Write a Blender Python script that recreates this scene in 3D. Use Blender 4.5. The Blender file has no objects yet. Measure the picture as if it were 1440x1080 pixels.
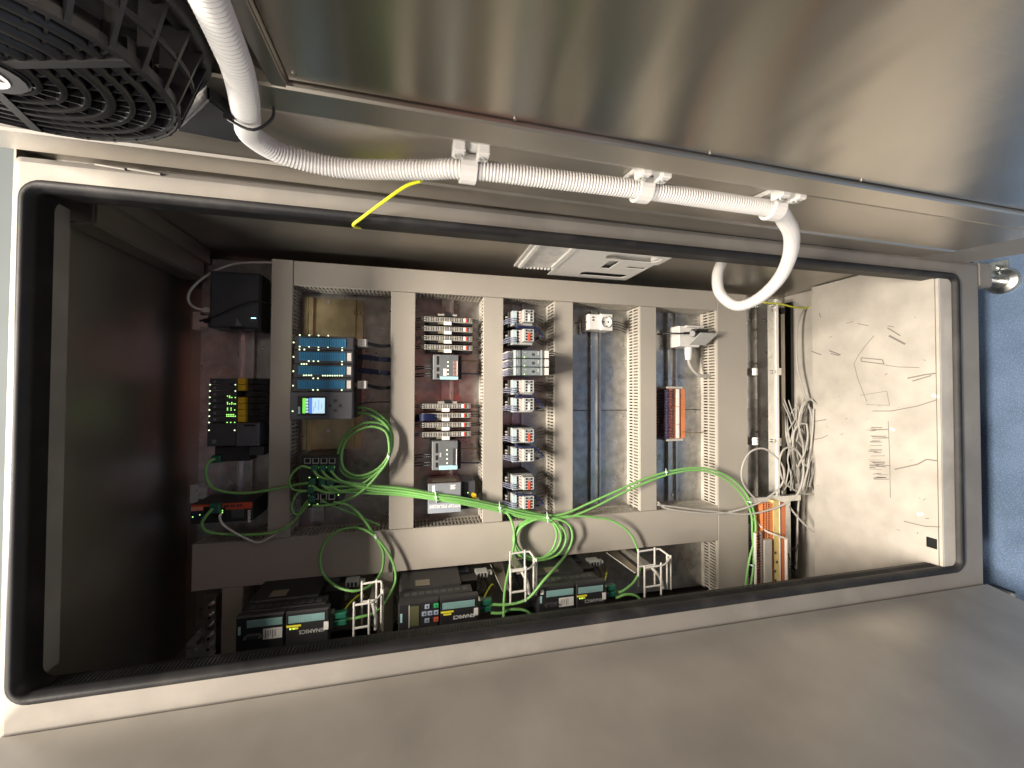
import bpy, bmesh, math, random
from mathutils import Vector
random.seed(7)
R = math.radians
C = bpy.context.scene.collection
SC = bpy.context.scene

# ------------------------------------------------------------------ frame of reference
# The photograph is turned a quarter: cabinet-down (U) runs to the right, cabinet-left (V) runs down, d runs into the cabinet.
# The camera stands D0 in front of the cabinet front, ZC above the floor.
D0, ZC, F = 0.75, 1.64, 560.0
eU = Vector((2346, 20, F)).normalized()
ed = Vector((-134, 10, F)); ed = (ed - eU * ed.dot(eU)).normalized()
eV = ed.cross(eU)
def L(u, v, d): return Vector((-v, d, -u))
def W(u, v, d): return Vector((-v, d, ZC - u))
def ray(x, y):
    r = Vector((x - 720, y - 540, F)); return Vector((r.dot(eU), r.dot(eV), r.dot(ed)))
def P(x, y, d):                       # where a sight line meets the plane at depth d (metres)
    a = ray(x, y); t = (d + D0) / a.z; return (a.x * t, a.y * t, d)
DA = R(5.0); DV = -0.352              # right-hand door: opened to 85 degrees
def DP(u, w, n):                      # the door also hangs a little out of true (0.9 degrees)
    u, w = u + .016 * w, w + .008 - .016 * u
    return (u, DV + w * math.sin(DA) + n * math.cos(DA), -w * math.cos(DA) + n * math.sin(DA))
LA = R(10.0); LV = 0.505              # left-hand door: opened to 100 degrees
def LP(u, w, n): return (u, LV + w * math.sin(LA) - n * math.cos(LA), -0.004 - w * math.cos(LA) - n * math.sin(LA))

# ------------------------------------------------------------------ camera
cam = bpy.data.cameras.new('camera'); co = bpy.data.objects.new('camera', cam); C.objects.link(co)
cam.sensor_fit = 'HORIZONTAL'; cam.sensor_width = 36; cam.lens = F / 1440 * 36
cam.clip_start = 0.02; cam.clip_end = 60
def axis(k): return Vector((eU[k], eV[k], ed[k]))       # camera axis k expressed in U,V,d
rx, ry, rz = L(*axis(0)), -L(*axis(1)), -L(*axis(2))
from mathutils import Matrix
m = Matrix((rx, ry, rz)).transposed().to_4x4(); m.translation = W(0, 0, -D0)
co.matrix_world = m
SC.camera = co

# ------------------------------------------------------------------ light
wd = bpy.data.worlds.new('World'); SC.world = wd; wd.use_nodes = True
bg = wd.node_tree.nodes['Background']; bg.inputs[0].default_value = (0.95, 0.92, 0.88, 1); bg.inputs[1].default_value = 0.085
def lamp(name, u, v, d, tu, tv, td, size, power, col, sy=None):
    l = bpy.data.lights.new(name, 'AREA'); l.energy = power; l.color = col; l.size = size
    if sy: l.shape = 'RECTANGLE'; l.size_y = sy
    o = bpy.data.objects.new(name, l); C.objects.link(o); o.location = W(u, v, d)
    o.rotation_euler = (W(tu, tv, td) - W(u, v, d)).to_track_quat('-Z', 'Y').to_euler(); return o
lamp('ceiling_lamp', -2.95, -0.05, -1.68, 0.3, -0.05, 0.1, 1.6, 475, (1.0, 0.89, 0.755), 0.45)
lamp('side_ceiling_lamp', -1.9, 2.7, -1.9, 0.3, -0.3, -0.3, 1.2, 150, (1.0, 0.92, 0.82), 0.5)
lamp('rear_fill_light', -2.3, 0.3, 0.9, 1.0, 0.2, 0.6, 0.9, 100, (1.0, 0.94, 0.87), 0.5)  # added unseen fill, brightens the sweater front so it reflects red
SC.view_settings.view_transform = 'Standard'; SC.view_settings.look = 'None'
SC.view_settings.exposure = 0.0; SC.view_settings.gamma = 1.0

# ------------------------------------------------------------------ materials
MATS = {}
def M(name, col, rough=0.5, metal=0.0, var=0.0, vs=30.0, bump=0.0, bs=200.0, stretch=None, emit=0.0, rvar=0.0, spec=0.5, dust=0.0, speck=0.0, wave=None, aniso=0.0):
    if name in MATS: return MATS[name]
    mt = bpy.data.materials.new(name); mt.use_nodes = True; nt = mt.node_tree; N = nt.nodes; K = nt.links
    b = N['Principled BSDF']; b.inputs['Roughness'].default_value = rough; b.inputs['Metallic'].default_value = metal
    b.inputs['Base Color'].default_value = (*col, 1); b.inputs['Specular IOR Level'].default_value = spec
    tc = N.new('ShaderNodeTexCoord'); src = tc.outputs['Object']
    if stretch:
        mp = N.new('ShaderNodeMapping'); mp.inputs['Scale'].default_value = stretch; K.new(src, mp.inputs[0]); ssrc = mp.outputs[0]
    else: ssrc = src
    def noise(scale, s, detail=4):
        n = N.new('ShaderNodeTexNoise'); n.inputs['Scale'].default_value = scale; n.inputs['Detail'].default_value = detail; K.new(s, n.inputs['Vector']); return n.outputs['Fac']
    def rng(x, a, c, lo, hi):
        r = N.new('ShaderNodeMapRange'); r.inputs[1].default_value = a; r.inputs[2].default_value = c; r.inputs[3].default_value = lo; r.inputs[4].default_value = hi; K.new(x, r.inputs[0]); return r.outputs[0]
    cur = None
    if var:
        f = rng(noise(vs, src), .3, .7, 1 - var, 1 + var)
        mx = N.new('ShaderNodeMix'); mx.data_type = 'RGBA'; mx.blend_type = 'MULTIPLY'; mx.inputs[0].default_value = 1
        mx.inputs[6].default_value = (*col, 1); K.new(f, mx.inputs[7]); cur = mx.outputs[2]
    if dust:
        mx = N.new('ShaderNodeMix'); mx.data_type = 'RGBA'; mx.inputs[7].default_value = (.62, .58, .52, 1)
        f = rng(noise(14, src, 8), .52, .75, 0, dust); K.new(f, mx.inputs[0])
        if cur: K.new(cur, mx.inputs[6])
        else: mx.inputs[6].default_value = (*col, 1)
        cur = mx.outputs[2]
    if speck:
        mx = N.new('ShaderNodeMix'); mx.data_type = 'RGBA'; mx.inputs[7].default_value = tuple(min(1, c * 1.9 + .03) for c in col) + (1,)
        f = rng(noise(420, src, 2), .5, .72, 0, speck); K.new(f, mx.inputs[0])
        if cur: K.new(cur, mx.inputs[6])
        else: mx.inputs[6].default_value = (*col, 1)
        cur = mx.outputs[2]
    if cur: K.new(cur, b.inputs['Base Color'])
    if rvar: K.new(rng(noise(vs * .6, src), .3, .7, max(.05, rough - rvar), rough + rvar), b.inputs['Roughness'])
    if bump:
        bp = N.new('ShaderNodeBump'); bp.inputs['Strength'].default_value = bump; bp.inputs['Distance'].default_value = .001
        K.new(noise(bs, ssrc), bp.inputs['Height']); K.new(bp.outputs[0], b.inputs['Normal'])
    if wave:
        mp2 = N.new('ShaderNodeMapping'); mp2.inputs['Scale'].default_value = wave[1]; K.new(src, mp2.inputs[0])
        b2 = N.new('ShaderNodeBump'); b2.inputs['Strength'].default_value = 1.0; b2.inputs['Distance'].default_value = wave[0]
        K.new(noise(1.0, mp2.outputs[0], 2), b2.inputs['Height'])
        if bump: K.new(b2.outputs[0], bp.inputs['Normal'])
        else: K.new(b2.outputs[0], b.inputs['Normal'])
    if aniso:
        b.inputs['Anisotropic'].default_value = aniso; tg = N.new('ShaderNodeCombineXYZ'); tg.inputs[1].default_value = 1; K.new(tg.outputs[0], b.inputs['Tangent'])
    if emit:
        b.inputs['Emission Color'].default_value = (*col, 1); b.inputs['Emission Strength'].default_value = emit
    MATS[name] = mt; return mt

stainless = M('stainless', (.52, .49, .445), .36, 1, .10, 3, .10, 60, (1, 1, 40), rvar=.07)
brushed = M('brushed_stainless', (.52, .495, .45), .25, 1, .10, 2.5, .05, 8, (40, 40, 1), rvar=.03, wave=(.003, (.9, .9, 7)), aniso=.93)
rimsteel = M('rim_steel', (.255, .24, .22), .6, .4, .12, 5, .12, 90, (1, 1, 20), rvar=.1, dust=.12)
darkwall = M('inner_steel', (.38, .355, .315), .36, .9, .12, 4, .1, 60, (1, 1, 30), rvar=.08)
galv = M('galvanised', (.46, .46, .455), .34, .95, .20, 45, .12, 90, rvar=.10)
zinc = M('zinc_sheet', (.53, .50, .45), .55, .25, .16, 11, .06, 120, rvar=.1, dust=.5)
zincm = M('zinc_plated', (.62, .63, .62), .32, 1, .08, 40, rvar=.08)
chrom = M('yellow_chromate', (.55, .48, .30), .35, 1, .2, 25, rvar=.1)
ductm = M('duct_plastic', (.335, .31, .272), .55, 0, .04, 8, .03, 300, rvar=.08)
ductw = M('duct_finger_plastic', (.46, .43, .375), .5, 0, .04, 10)
rubber = M('rubber', (.011, .011, .013), .55, 0, .25, 25, .25, 150, dust=.04, spec=.35)
blackp = M('black_plastic', (.013, .013, .015), .5, 0, .2, 40, .06, 400)
dgrey = M('dark_grey_plastic', (.045, .047, .055), .45, 0, .12, 40, .05, 400)
mgrey = M('grey_plastic', (.16, .17, .18), .45, 0, .08, 40, .04, 400)
lgrey = M('light_grey_plastic', (.40, .41, .40), .45, 0, .06, 40)
beige = M('beige_plastic', (.42, .405, .37), .5, 0, .05, 40)
white = M('white_plastic', (.68, .67, .645), .4, 0, .03, 30)
conduitm = M('conduit_plastic', (.66, .65, .635), .42, 0, .03, 20)
paper = M('paper_label', (.70, .69, .66), .7, 0, .05, 60)
bluec = M('blue_cover', (.035, .18, .34), .35, 0, .08, 60)
teal = M('teal_cover', (.20, .36, .36), .35, 0, .06, 60)
tealb = M('pale_teal', (.36, .60, .64), .4, 0, .06, 60)
green = M('green_cable', (.18, .42, .12), .38, 0, .10, 20)
dgreen = M('dark_green_plug', (.01, .10, .06), .45)
navy = M('navy_wire', (.009, .015, .06), .4)
navyl = M('blue_wire', (.15, .16, .24), .4)
blackw = M('black_wire', (.012, .012, .016), .45)
greyc = M('grey_cable', (.37, .36, .335), .45, 0, .05, 20)
whitec = M('white_cable', (.62, .59, .53), .45)
brownw = M('brown_wire', (.16, .10, .03), .45)
ygw = M('yellow_green_wire', (.62, .66, .03), .4)
orange = M('orange_plastic', (.60, .20, .07), .45, 0, .08, 60)
redp = M('red_plastic', (.60, .085, .05), .45)
orered = M('orange_red_paint', (.50, .06, .025), .5)
yellow = M('yellow_plastic', (.66, .42, .015), .45)
yelp = M('yellow_paint', (.85, .78, .05), .5)
ledg = M('green_led', (.42, 1.0, .20), .4, emit=1.6)
ledw = M('pale_led', (.80, 1.0, .62), .4, emit=1.6)
ledb = M('blue_led', (.45, .75, 1.0), .4, emit=3)
scrw = M('screen_white', (.60, .86, 1.0), .3, emit=.75)
scrg = M('screen_green', (.22, .85, .10), .3, emit=.75)
scrb = M('screen_blue', (.12, .28, .80), .3, emit=.7)
lcd = M('lcd_glass', (.10, .105, .055), .25)
inkm = M('ink', (.03, .03, .03), .7)
whitei = M('white_ink', (.75, .75, .75), .6)
greyi = M('grey_ink', (.22, .205, .185), .8)
holes = M('hole_black', (.006, .006, .007), .8)
floorm = M('blue_floor', (.095, .145, .235), .42, 0, .22, 9, .1, 300, speck=.8, rvar=.1)
wallm = M('pale_wall', (.23, .26, .27), .8, 0, .04, 3)
greenb = M('key_green', (.03, .40, .12), .45)
bluek = M('key_grey_blue', (.30, .36, .46), .45)
pinkish = M('brown_metal', (.20, .13, .11), .35, .7, .1, 30)

# ------------------------------------------------------------------ mesh helpers
class MB:
    def __init__(s): s.v = []; s.f = []; s.mi = []; s.m = []; s.sm = []; s.cur = 0; s.smooth = False
    def mat(s, m):
        if m not in s.m: s.m.append(m)
        s.cur = s.m.index(m); return s
    def face(s, ids): s.f.append(ids); s.mi.append(s.cur); s.sm.append(s.smooth)
    def box(s, u0, u1, v0, v1, d0, d1, c=0.0):
        """box; c chamfers the edges of the face that looks out of the cabinet (d0)"""
        if u0 > u1: u0, u1 = u1, u0
        if v0 > v1: v0, v1 = v1, v0
        n = len(s.v)
        if c:
            c = min(c, (u1 - u0) * .45, (v1 - v0) * .45, (d1 - d0) * .8)
            s.v += [(u0 + c, v0 + c, d0), (u1 - c, v0 + c, d0), (u1 - c, v1 - c, d0), (u0 + c, v1 - c, d0)]
            s.v += [(u0, v0, d0 + c), (u1, v0, d0 + c), (u1, v1, d0 + c), (u0, v1, d0 + c)]
            s.v += [(u0, v0, d1), (u1, v0, d1), (u1, v1, d1), (u0, v1, d1)]
            lv = 3
        else:
            s.v += [(u0, v0, d0), (u1, v0, d0), (u1, v1, d0), (u0, v1, d0), (u0, v0, d1), (u1, v0, d1), (u1, v1, d1), (u0, v1, d1)]; lv = 2
        s.face([n + 3, n + 2, n + 1, n])
        for k in range(lv - 1):
            a, b = n + 4 * k, n + 4 * k + 4
            for i in range(4):
                j = (i + 1) % 4; s.face([a + i, a + j, b + j, b + i])
        e = n + 4 * (lv - 1); s.face([e, e + 1, e + 2, e + 3]); return s
    def pbox(s, x0, y0, x1, y1, df, db, c=0.0):
        a = P(x0, y0, df); b = P(x1, y1, df); return s.box(a[0], b[0], a[1], b[1], df, db, c)
    def prism(s, pts, off):
        """closed polygon (u,v,d) pushed by off"""
        n = len(s.v); k = len(pts); o = Vector(off)
        s.v += [tuple(p) for p in pts] + [tuple(Vector(p) + o) for p in pts]
        s.face(list(range(n, n + k))); s.face(list(range(n + 2 * k - 1, n + k - 1, -1)))
        for i in range(k):
            j = (i + 1) % k; s.face([n + j, n + i, n + k + i, n + k + j])
        return s
    def tube(s, pts, r, sides=8, sub=0, rad=None, cap=True):
        pts = [Vector(p) for p in pts]
        if sub: pts = spline(pts, sub)
        n0 = len(s.v); up = None; ns = len(pts); old = s.smooth; s.smooth = True
        for i, p in enumerate(pts):
            t = (pts[min(i + 1, ns - 1)] - pts[max(i - 1, 0)]).normalized()
            if up is None:
                up = t.cross(Vector((.31, .2, .93))).normalized()
            else: up = (up - t * up.dot(t)).normalized()
            w = t.cross(up); rr = rad(i) if rad else r
            for k in range(sides):
                a = 2 * math.pi * k / sides; s.v.append(tuple(p + (up * math.cos(a) + w * math.sin(a)) * rr))
        for i in range(ns - 1):
            for k in range(sides):
                j = (k + 1) % sides; a = n0 + i * sides; s.face([a + k, a + j, a + sides + j, a + sides + k])
        s.smooth = old
        if cap:
            e = n0 + (ns - 1) * sides
            for q_, rev in ((n0, True), (e, False)):
                c_ = len(s.v); s.v += s.v[q_:q_ + sides]; ids = list(range(c_, c_ + sides)); s.face(ids[::-1] if rev else ids)
        return s
    def cyl(s, p, q, r, sides=12, r2=None):
        rr = r2 if r2 is not None else r
        return s.tube([p, q], r, sides, rad=lambda i: r if i == 0 else rr)
    def disc(s, u, v, d, r, h, sides=14): return s.cyl((u, v, d), (u, v, d + h), r, sides)
    def obj(s, name, mat, origin=(0, 0, 0), parent=None, bevel=0.0):
        mt = mat
        me = bpy.data.meshes.new(name); o = Vector(origin)
        me.from_pydata([L(*(Vector(p) - o)) for p in s.v], [], s.f)
        ms = s.m if s.m else [mat]
        if s.m and mat is not None and mat not in s.m: pass
        for x in ms: me.materials.append(x)
        for i, p in enumerate(me.polygons): p.material_index = s.mi[i] if s.m else 0; p.use_smooth = s.sm[i]
        bm = bmesh.new(); bm.from_mesh(me); bmesh.ops.recalc_face_normals(bm, faces=bm.faces)
        if bevel: bmesh.ops.bevel(bm, geom=[e for e in bm.edges if e.is_manifold and e.calc_face_angle(0) > .6], offset=bevel, segments=2, affect='EDGES', clamp_overlap=True)
        bm.to_mesh(me); bm.free()
        ob = bpy.data.objects.new(name, me); C.objects.link(ob)
        if parent is not None: ob.parent = parent
        return ob
def spline(pts, sub):
    q = [pts[0] * 2 - pts[1]] + list(pts) + [pts[-1] * 2 - pts[-2]]; out = []
    for i in range(1, len(q) - 2):
        a, b, c, d = q[i - 1], q[i], q[i + 1], q[i + 2]
        for k in range(sub):
            t = k / sub; out.append(.5 * ((2 * b) + (c - a) * t + (2 * a - 5 * b + 4 * c - d) * t * t + (3 * b - a - 3 * c + d) * t ** 3))
    out.append(q[-2]); return out
def tag(o, label, cat, group=None, kind=None):
    o['label'] = label
    if cat: o['category'] = cat
    if group: o['group'] = group
    if kind: o['kind'] = kind
    return o
class Thing:
    def __init__(s, name, label, cat, origin, group=None, kind=None):
        s.o = Vector(origin); s.e = bpy.data.objects.new(name, None); C.objects.link(s.e); s.e.location = W(*origin); s.e.empty_display_size = .02
        tag(s.e, label, cat, group, kind)
    def part(s, name, mb, mat=None, parent=None, bevel=0.0, stuff=False, label=None):
        o = mb.obj(name, mat, s.o, parent or s.e, bevel)
        if stuff or (name in ('status_light', 'channel_lights') and len(mb.v) > 40): o['kind'] = 'stuff'
        if label: o['label'] = label
        return o
def single(name, mb, mat, label, cat, origin=None, group=None, kind=None, bevel=0.0):
    if origin is None: origin = mb.v[0]
    o = mb.obj(name, mat, origin, None, bevel); o.location = W(*origin); return tag(o, label, cat, group, kind)
def copy_tree(o, parent=None):
    c = o.copy(); C.objects.link(c)
    if parent is not None: c.parent = parent
    for ch in list(o.children): copy_tree(ch, c)
    return c
def text_mb(mb, string, size, u, v, d, mode='flip', center=False):
    """lettering as flat mesh; flip: upside down in the picture (reads toward cabinet top); vert: reads down the picture; norm: upright in the picture"""
    cu = bpy.data.curves.new('t', 'FONT'); cu.body = string; cu.size = size; cu.resolution_u = 2; cu.offset = size * .018
    if center: cu.align_x = 'CENTER'
    ob = bpy.data.objects.new('t', cu); C.objects.link(ob); bpy.context.view_layer.update()
    me = bpy.data.meshes.new_from_object(ob.evaluated_get(bpy.context.evaluated_depsgraph_get()))
    n = len(mb.v)
    for p in me.vertices:
        x, y = p.co.x, p.co.y
        mb.v.append({'flip': (u - x, v + y, d), 'norm': (u + x, v - y, d), 'vert': (u + y, v + x, d), 'up': (u - y, v - x, d)}[mode])
    for f in me.polygons: mb.face([n + i for i in f.vertices])
    bpy.data.objects.remove(ob); bpy.data.meshes.remove(me); bpy.data.curves.remove(cu); return mb
def rloop(u0, u1, v0, v1, r, n=6):
    out = []
    for (cu, cv, a0) in ((u1 - r, v1 - r, 0), (u0 + r, v1 - r, 90), (u0 + r, v0 + r, 180), (u1 - r, v0 + r, 270)):
        for k in range(n + 1):
            a = R(a0 + 90 * k / n); out.append((cu + r * math.cos(a), cv + r * math.sin(a)))
    return out
def loft(mb, loops, closed=True):
    n = len(mb.v); k = len(loops[0])
    for lp in loops: mb.v += lp
    for i in range(len(loops) - 1):
        for j in range(k if closed else k - 1):
            j2 = (j + 1) % k; mb.face([n + i * k + j, n + i * k + j2, n + (i + 1) * k + j2, n + (i + 1) * k + j])
    return mb
def holed(mb, outer, hls, fn, th):
    """flat sheet with holes: 2D loops -> fn(a,b,t) gives (u,v,d); t runs through the thickness"""
    bm = bmesh.new(); edges = []
    for lp in [outer] + hls:
        vs = [bm.verts.new((p[0], p[1], 0)) for p in lp]
        for i in range(len(vs)): edges.append(bm.edges.new((vs[i], vs[(i + 1) % len(vs)])))
    bmesh.ops.triangle_fill(bm, use_beauty=True, use_dissolve=False, edges=edges, normal=(0, 0, 1))
    bm.verts.index_update(); n = len(mb.v); pts = [p.co.copy() for p in bm.verts]; k = len(pts)
    mb.v += [fn(p.x, p.y, 0) for p in pts] + [fn(p.x, p.y, th) for p in pts]
    for f in bm.faces:
        ids = [v.index for v in f.verts]; mb.face([n + i for i in ids]); mb.face([n + k + i for i in ids[::-1]])
    i0 = 0
    for lp in [outer] + hls:
        m_ = len(lp)
        for i in range(m_): a, b = n + i0 + i, n + i0 + (i + 1) % m_; mb.face([a, b, b + k, a + k])
        i0 += m_
    bm.free(); return mb
BACK, DF = 0.445, 0.362     # mounting plate, duct cover front

# ================================================================== SETTING
fl = MB().box(ZC, ZC + .05, -6, 6, -5, 6).obj('floor', floorm); fl.location = W(0, 0, 0); tag(fl, 'speckled blue floor under the cabinet', None, kind='structure')
wl = MB().box(-4.2, ZC, -6, 6, 2.2, 2.25).obj('wall', wallm); wl.location = W(0, 0, 0); tag(wl, 'pale grey wall behind the cabinet', None, kind='structure')

# ================================================================== CABINET
GU0, GU1, GV0, GV1 = -.574, 1.385, -.309, .457
cab = Thing('electrical_cabinet', 'open stainless steel control cabinet with black door gasket', 'cabinet', (ZC, .15, .25))
VW0, VW1, UT, UB = -.368, .68, -.594, 1.47
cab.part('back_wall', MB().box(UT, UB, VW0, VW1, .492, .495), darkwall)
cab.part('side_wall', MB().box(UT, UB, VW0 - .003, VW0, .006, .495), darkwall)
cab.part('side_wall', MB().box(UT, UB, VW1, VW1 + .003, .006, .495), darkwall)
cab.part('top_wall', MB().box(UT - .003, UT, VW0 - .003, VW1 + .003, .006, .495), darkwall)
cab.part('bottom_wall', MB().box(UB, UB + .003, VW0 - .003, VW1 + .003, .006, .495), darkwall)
# front frame: flat ring, rolled outer edge, return lip
N = 6
inner = rloop(GU0, GU1, GV0, GV1, .022, N)
def ring(u0, u1, v0, v1, r): return rloop(u0, u1, v0, v1, r, N)
fr = MB(); fr.smooth = False
o1, o2, o3 = ring(-.585, 1.472, -.344, .672, .004), ring(-.594, 1.481, -.353, .681, .008), ring(-.597, 1.484, -.356, .684, .009)
loft(fr, [[(a, b, 0.0) for a, b in inner], [(a, b, 0.0) for a, b in o1], [(a, b, .004) for a, b in o2], [(a, b, .03) for a, b in o3], [(a, b, .031) for a, b in ring(-.598, 1.485, -.372, .685, .009)]])
loft(fr, [[(a, b, 0.0) for a, b in inner], [(a, b, .043) for a, b in inner]])
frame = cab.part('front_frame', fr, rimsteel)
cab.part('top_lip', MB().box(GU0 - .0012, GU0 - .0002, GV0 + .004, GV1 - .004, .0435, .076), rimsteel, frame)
# slot-like hinge cut-outs / latch strip in the rim
hb = MB()
for (x0, y0, x1, y1) in ((134, 231, 176, 238), (180, 237, 226, 245)):
    a, b = P(x0, y0, -.001), P(x1, y1, -.001); hb.tube([a, b], .0022, 6)
cab.part('latch_strip', hb, rimsteel, frame)
# gasket
gk = MB(); gk.smooth = True
prof = [(.0075, -.0005), (.007, -.007), (.002, -.010), (-.003, -.008), (-.0045, -.002), (-.0065, .001), (-.0065, .010), (-.004, .012), (-.0035, .041), (-.001, .041), (-.001, -.0005)]
def off(o): return ring(GU0 - o, GU1 + o, GV0 - o, GV1 + o, .022 + o)
loft(gk, [[(a, b, d) for a, b in off(o)] for o, d in prof])
gasket = cab.part('door_gasket', gk, rubber)
# ribbed edge of the gasket (hundreds of tiny ribs)
rb = MB()
k = 0
u = GU0 + .03
while u < GU1 - .03:
    rb.box(u, u + .0020, GV1 - .0056, GV1 - .0030, .0125, .0305); u += .006
cab.part('gasket_ribs', rb, rubber, gasket, stuff=True)
cab.part('lower_lip', MB().box(1.3365, GU1 - .006, GV0 - .01, GV1 + .01, .0035, .0055), zinc, frame)
# mounting plate: two galvanised panels with a joint
vs = P(850, 577, BACK)[1]
cab.part('mounting_panel', MB().box(-.548, 1.235, -.345, vs - .0012, BACK, BACK + .003), galv)
cab.part('mounting_panel', MB().box(-.548, 1.235, vs + .0012, .665, BACK, BACK + .003), galv)
# corner beam along the top edge of the side wall, rear profiles
cab.part('corner_beam', MB().box(-.592, -.54, -.366, -.284, .077, .44), darkwall, bevel=.004)
cab.part('corner_beam', MB().box(-.5925, -.528, -.366, -.330, .0775, .4395), darkwall)
# bottom sheet with a square cut-out
pu = 1.333
h0, h1 = ray(1302, 756), ray(1318, 773)
def onU(x, y, U_):
    a = ray(x, y); t = U_ / a.x; return (a.y * t, a.z * t - D0)
c0 = onU(1302, 754, pu); c1 = onU(1318, 773, pu)
va, vb = min(c0[0], c1[0]), max(c0[0], c1[0]); da, db = min(c0[1], c1[1]), max(c0[1], c1[1])
bp = holed(MB(), [(-.3655, .004), (.677, .004), (.677, .3485), (-.3655, .3485)], [[(va, da), (vb, da), (vb, db), (va, db)]], lambda a, b, t: (pu + t, a, b), .003)
bottom = cab.part('bottom_sheet', bp, zinc, label='scuffed pale sheet metal floor of the cabinet with a square cut-out')
cab.part('lower_tray', MB().box(1.372, 1.375, VW0 + .001, VW1 - .001, .30, .49), zinc)
cab.part('cutout_dark', MB().box(pu + .012, pu + .016, va - .02, vb + .02, max(.0065, da - .02), db + .02), holes, bottom)  # black sheet below the cut-out, shade of the hole put in as colour
# scuffs and pencil marks on the bottom sheet (flat print, thin ribbons)
sk = MB(); rnd = random.Random(3)
def scuff(pts, w):
    q = [onU(x, y, pu - .0006) for x, y in pts]
    for (v0, d0), (v1, d1) in zip(q, q[1:]):
        t = Vector((v1 - v0, d1 - d0)); ln = t.length or 1; nx, ny = -t.y / ln * w, t.x / ln * w
        n = len(sk.v); sk.v += [(pu - .0006, v0 + nx, d0 + ny), (pu - .0006, v0 - nx, d0 - ny), (pu - .0006, v1 - nx, d1 - ny), (pu - .0006, v1 + nx, d1 + ny)]; sk.face([n, n + 1, n + 2, n + 3])
for pts, w in (([(1229, 472), (1217, 486), (1207, 500), (1201, 511), (1206, 532), (1219, 565)], .0009), ([(1211, 503), (1241, 506), (1243, 512), (1211, 508), (1211, 503)], .0014),
               ([(1243, 513), (1262, 516), (1293, 517)], .0009), ([(1276, 532), (1300, 527), (1316, 525)], .0018), ([(1283, 536), (1310, 528)], .0016), ([(1227, 578), (1253, 578), (1290, 571), (1318, 562)], .0013),
               ([(1210, 556), (1247, 550), (1251, 570), (1218, 569)], .0007), ([(1248, 461), (1266, 472)], .0016), ([(1250, 472), (1273, 484)], .0028), ([(1248, 458), (1257, 460)], .001),
               ([(1141, 494), (1155, 499)], .0016), ([(1166, 493), (1182, 499)], .002), ([(1168, 497), (1180, 500)], .0016), ([(1206, 455), (1221, 458)], .001), ([(1143, 593), (1162, 590)], .0014), ([(1145, 618), (1156, 616), (1164, 612)], .0012),
               ([(1258, 660), (1290, 653), (1303, 646), (1318, 648)], .0017), ([(1271, 733), (1300, 740), (1322, 741)], .0013), ([(1190, 455), (1200, 452)], .0009), ([(1152, 440), (1154, 446)], .0015), ([(1172, 398), (1172, 392)], .0012)):
    scuff(pts, w)
for i in range(34):
    y = 596 + 78 * rnd.random() ** .8; x0 = 1216 + 10 * rnd.random() + (y - 596) * .10; scuff([(x0, y), (x0 + 8 + 16 * rnd.random(), y + rnd.uniform(-1, 1.5))], .0004 + .0012 * rnd.random())
scuff([(1249, 592), (1251, 640), (1252, 700)], .0009)
for i in range(26): 
    x, y = 1150 + 160 * rnd.random(), 430 + 340 * rnd.random(); scuff([(x, y), (x + rnd.uniform(-5, 6), y + rnd.uniform(-3, 3))], .0003 + .0007 * rnd.random())
cab.part('scuff_marks', sk, greyi, bottom, stuff=True)
ps = MB()
for (x, y, s, an) in ((1316, 557, 11, -.3), (1255, 604, 6, -.6), (1294, 723, 8, .2)):
    a, b = onU(x - s * .5, y + s * an * .5, pu - .0007), onU(x + s * .5, y - s * an * .5, pu - .0007)
    t = Vector((b[0] - a[0], b[1] - a[1])); ln = t.length; nx, ny = -t.y / ln * .004, t.x / ln * .004
    n = len(ps.v); ps.v += [(pu - .0008, a[0] + nx, a[1] + ny), (pu - .0008, a[0] - nx, a[1] - ny), (pu - .0008, b[0] - nx, b[1] - ny), (pu - .0008, b[0] + nx, b[1] + ny)]; ps.face([n, n + 1, n + 2, n + 3])
cab.part('paper_scraps', ps, paper, bottom, stuff=True)
# sheet-metal fold line along the front of the bottom sheet
cab.part('front_fold', MB().box(pu - .0016, pu - .0002, -.3655, .677, .0105, .0118), darkwall, bottom)
# brackets that hold the mounting plate
for (x0, y0, x1, y1) in ((271, 438, 292, 464), (267, 682, 291, 706), (262, 905, 289, 930)):
    a, b = P(x0, y0, .41), P(x1, y1, .41)
    g = MB().box(a[0], (a[0] + b[0]) / 2, a[1], b[1], .41, .4448).box((a[0] + b[0]) / 2 - .002, b[0], a[1] + .008, b[1] - .008, .4105, .4448)
    br = cab.part('plate_bracket', g, zincm, bevel=.001)
    cc = P((x0 * .6 + x1 * .4), (y0 + y1) / 2, .405); cab.part('bolt', MB().disc(cc[0], cc[1], .405, .006, .01, 6), zincm, br)
# levelling feet
for (fv, fd) in ((-.322, .03), (.62, .03), (-.322, .44), (.62, .44)):
    ft = cab.part('levelling_foot', MB().cyl((ZC, fv, fd), (ZC - .012, fv, fd), .036, 24).cyl((ZC - .012, fv, fd), (ZC - .017, fv, fd), .033, 24, .02), zincm)
    cab.part('foot_post', MB().cyl((ZC - .016, fv, fd), (1.47, fv, fd), .009, 12), zincm, ft)
    cab.part('leg_tube', MB().box(1.4835, 1.535, fv - .035, fv + .03, fd - .028, fd + .03), rimsteel, ft, bevel=.003)
    cab.part('foot_bolt', MB().cyl((ZC - .017, fv - .04, fd + .012), (ZC - .03, fv - .04, fd + .012), .012, 6).box(ZC - .006, ZC - .001, fv - .06, fv - .03, fd - .012, fd + .03), zincm, ft)

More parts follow.
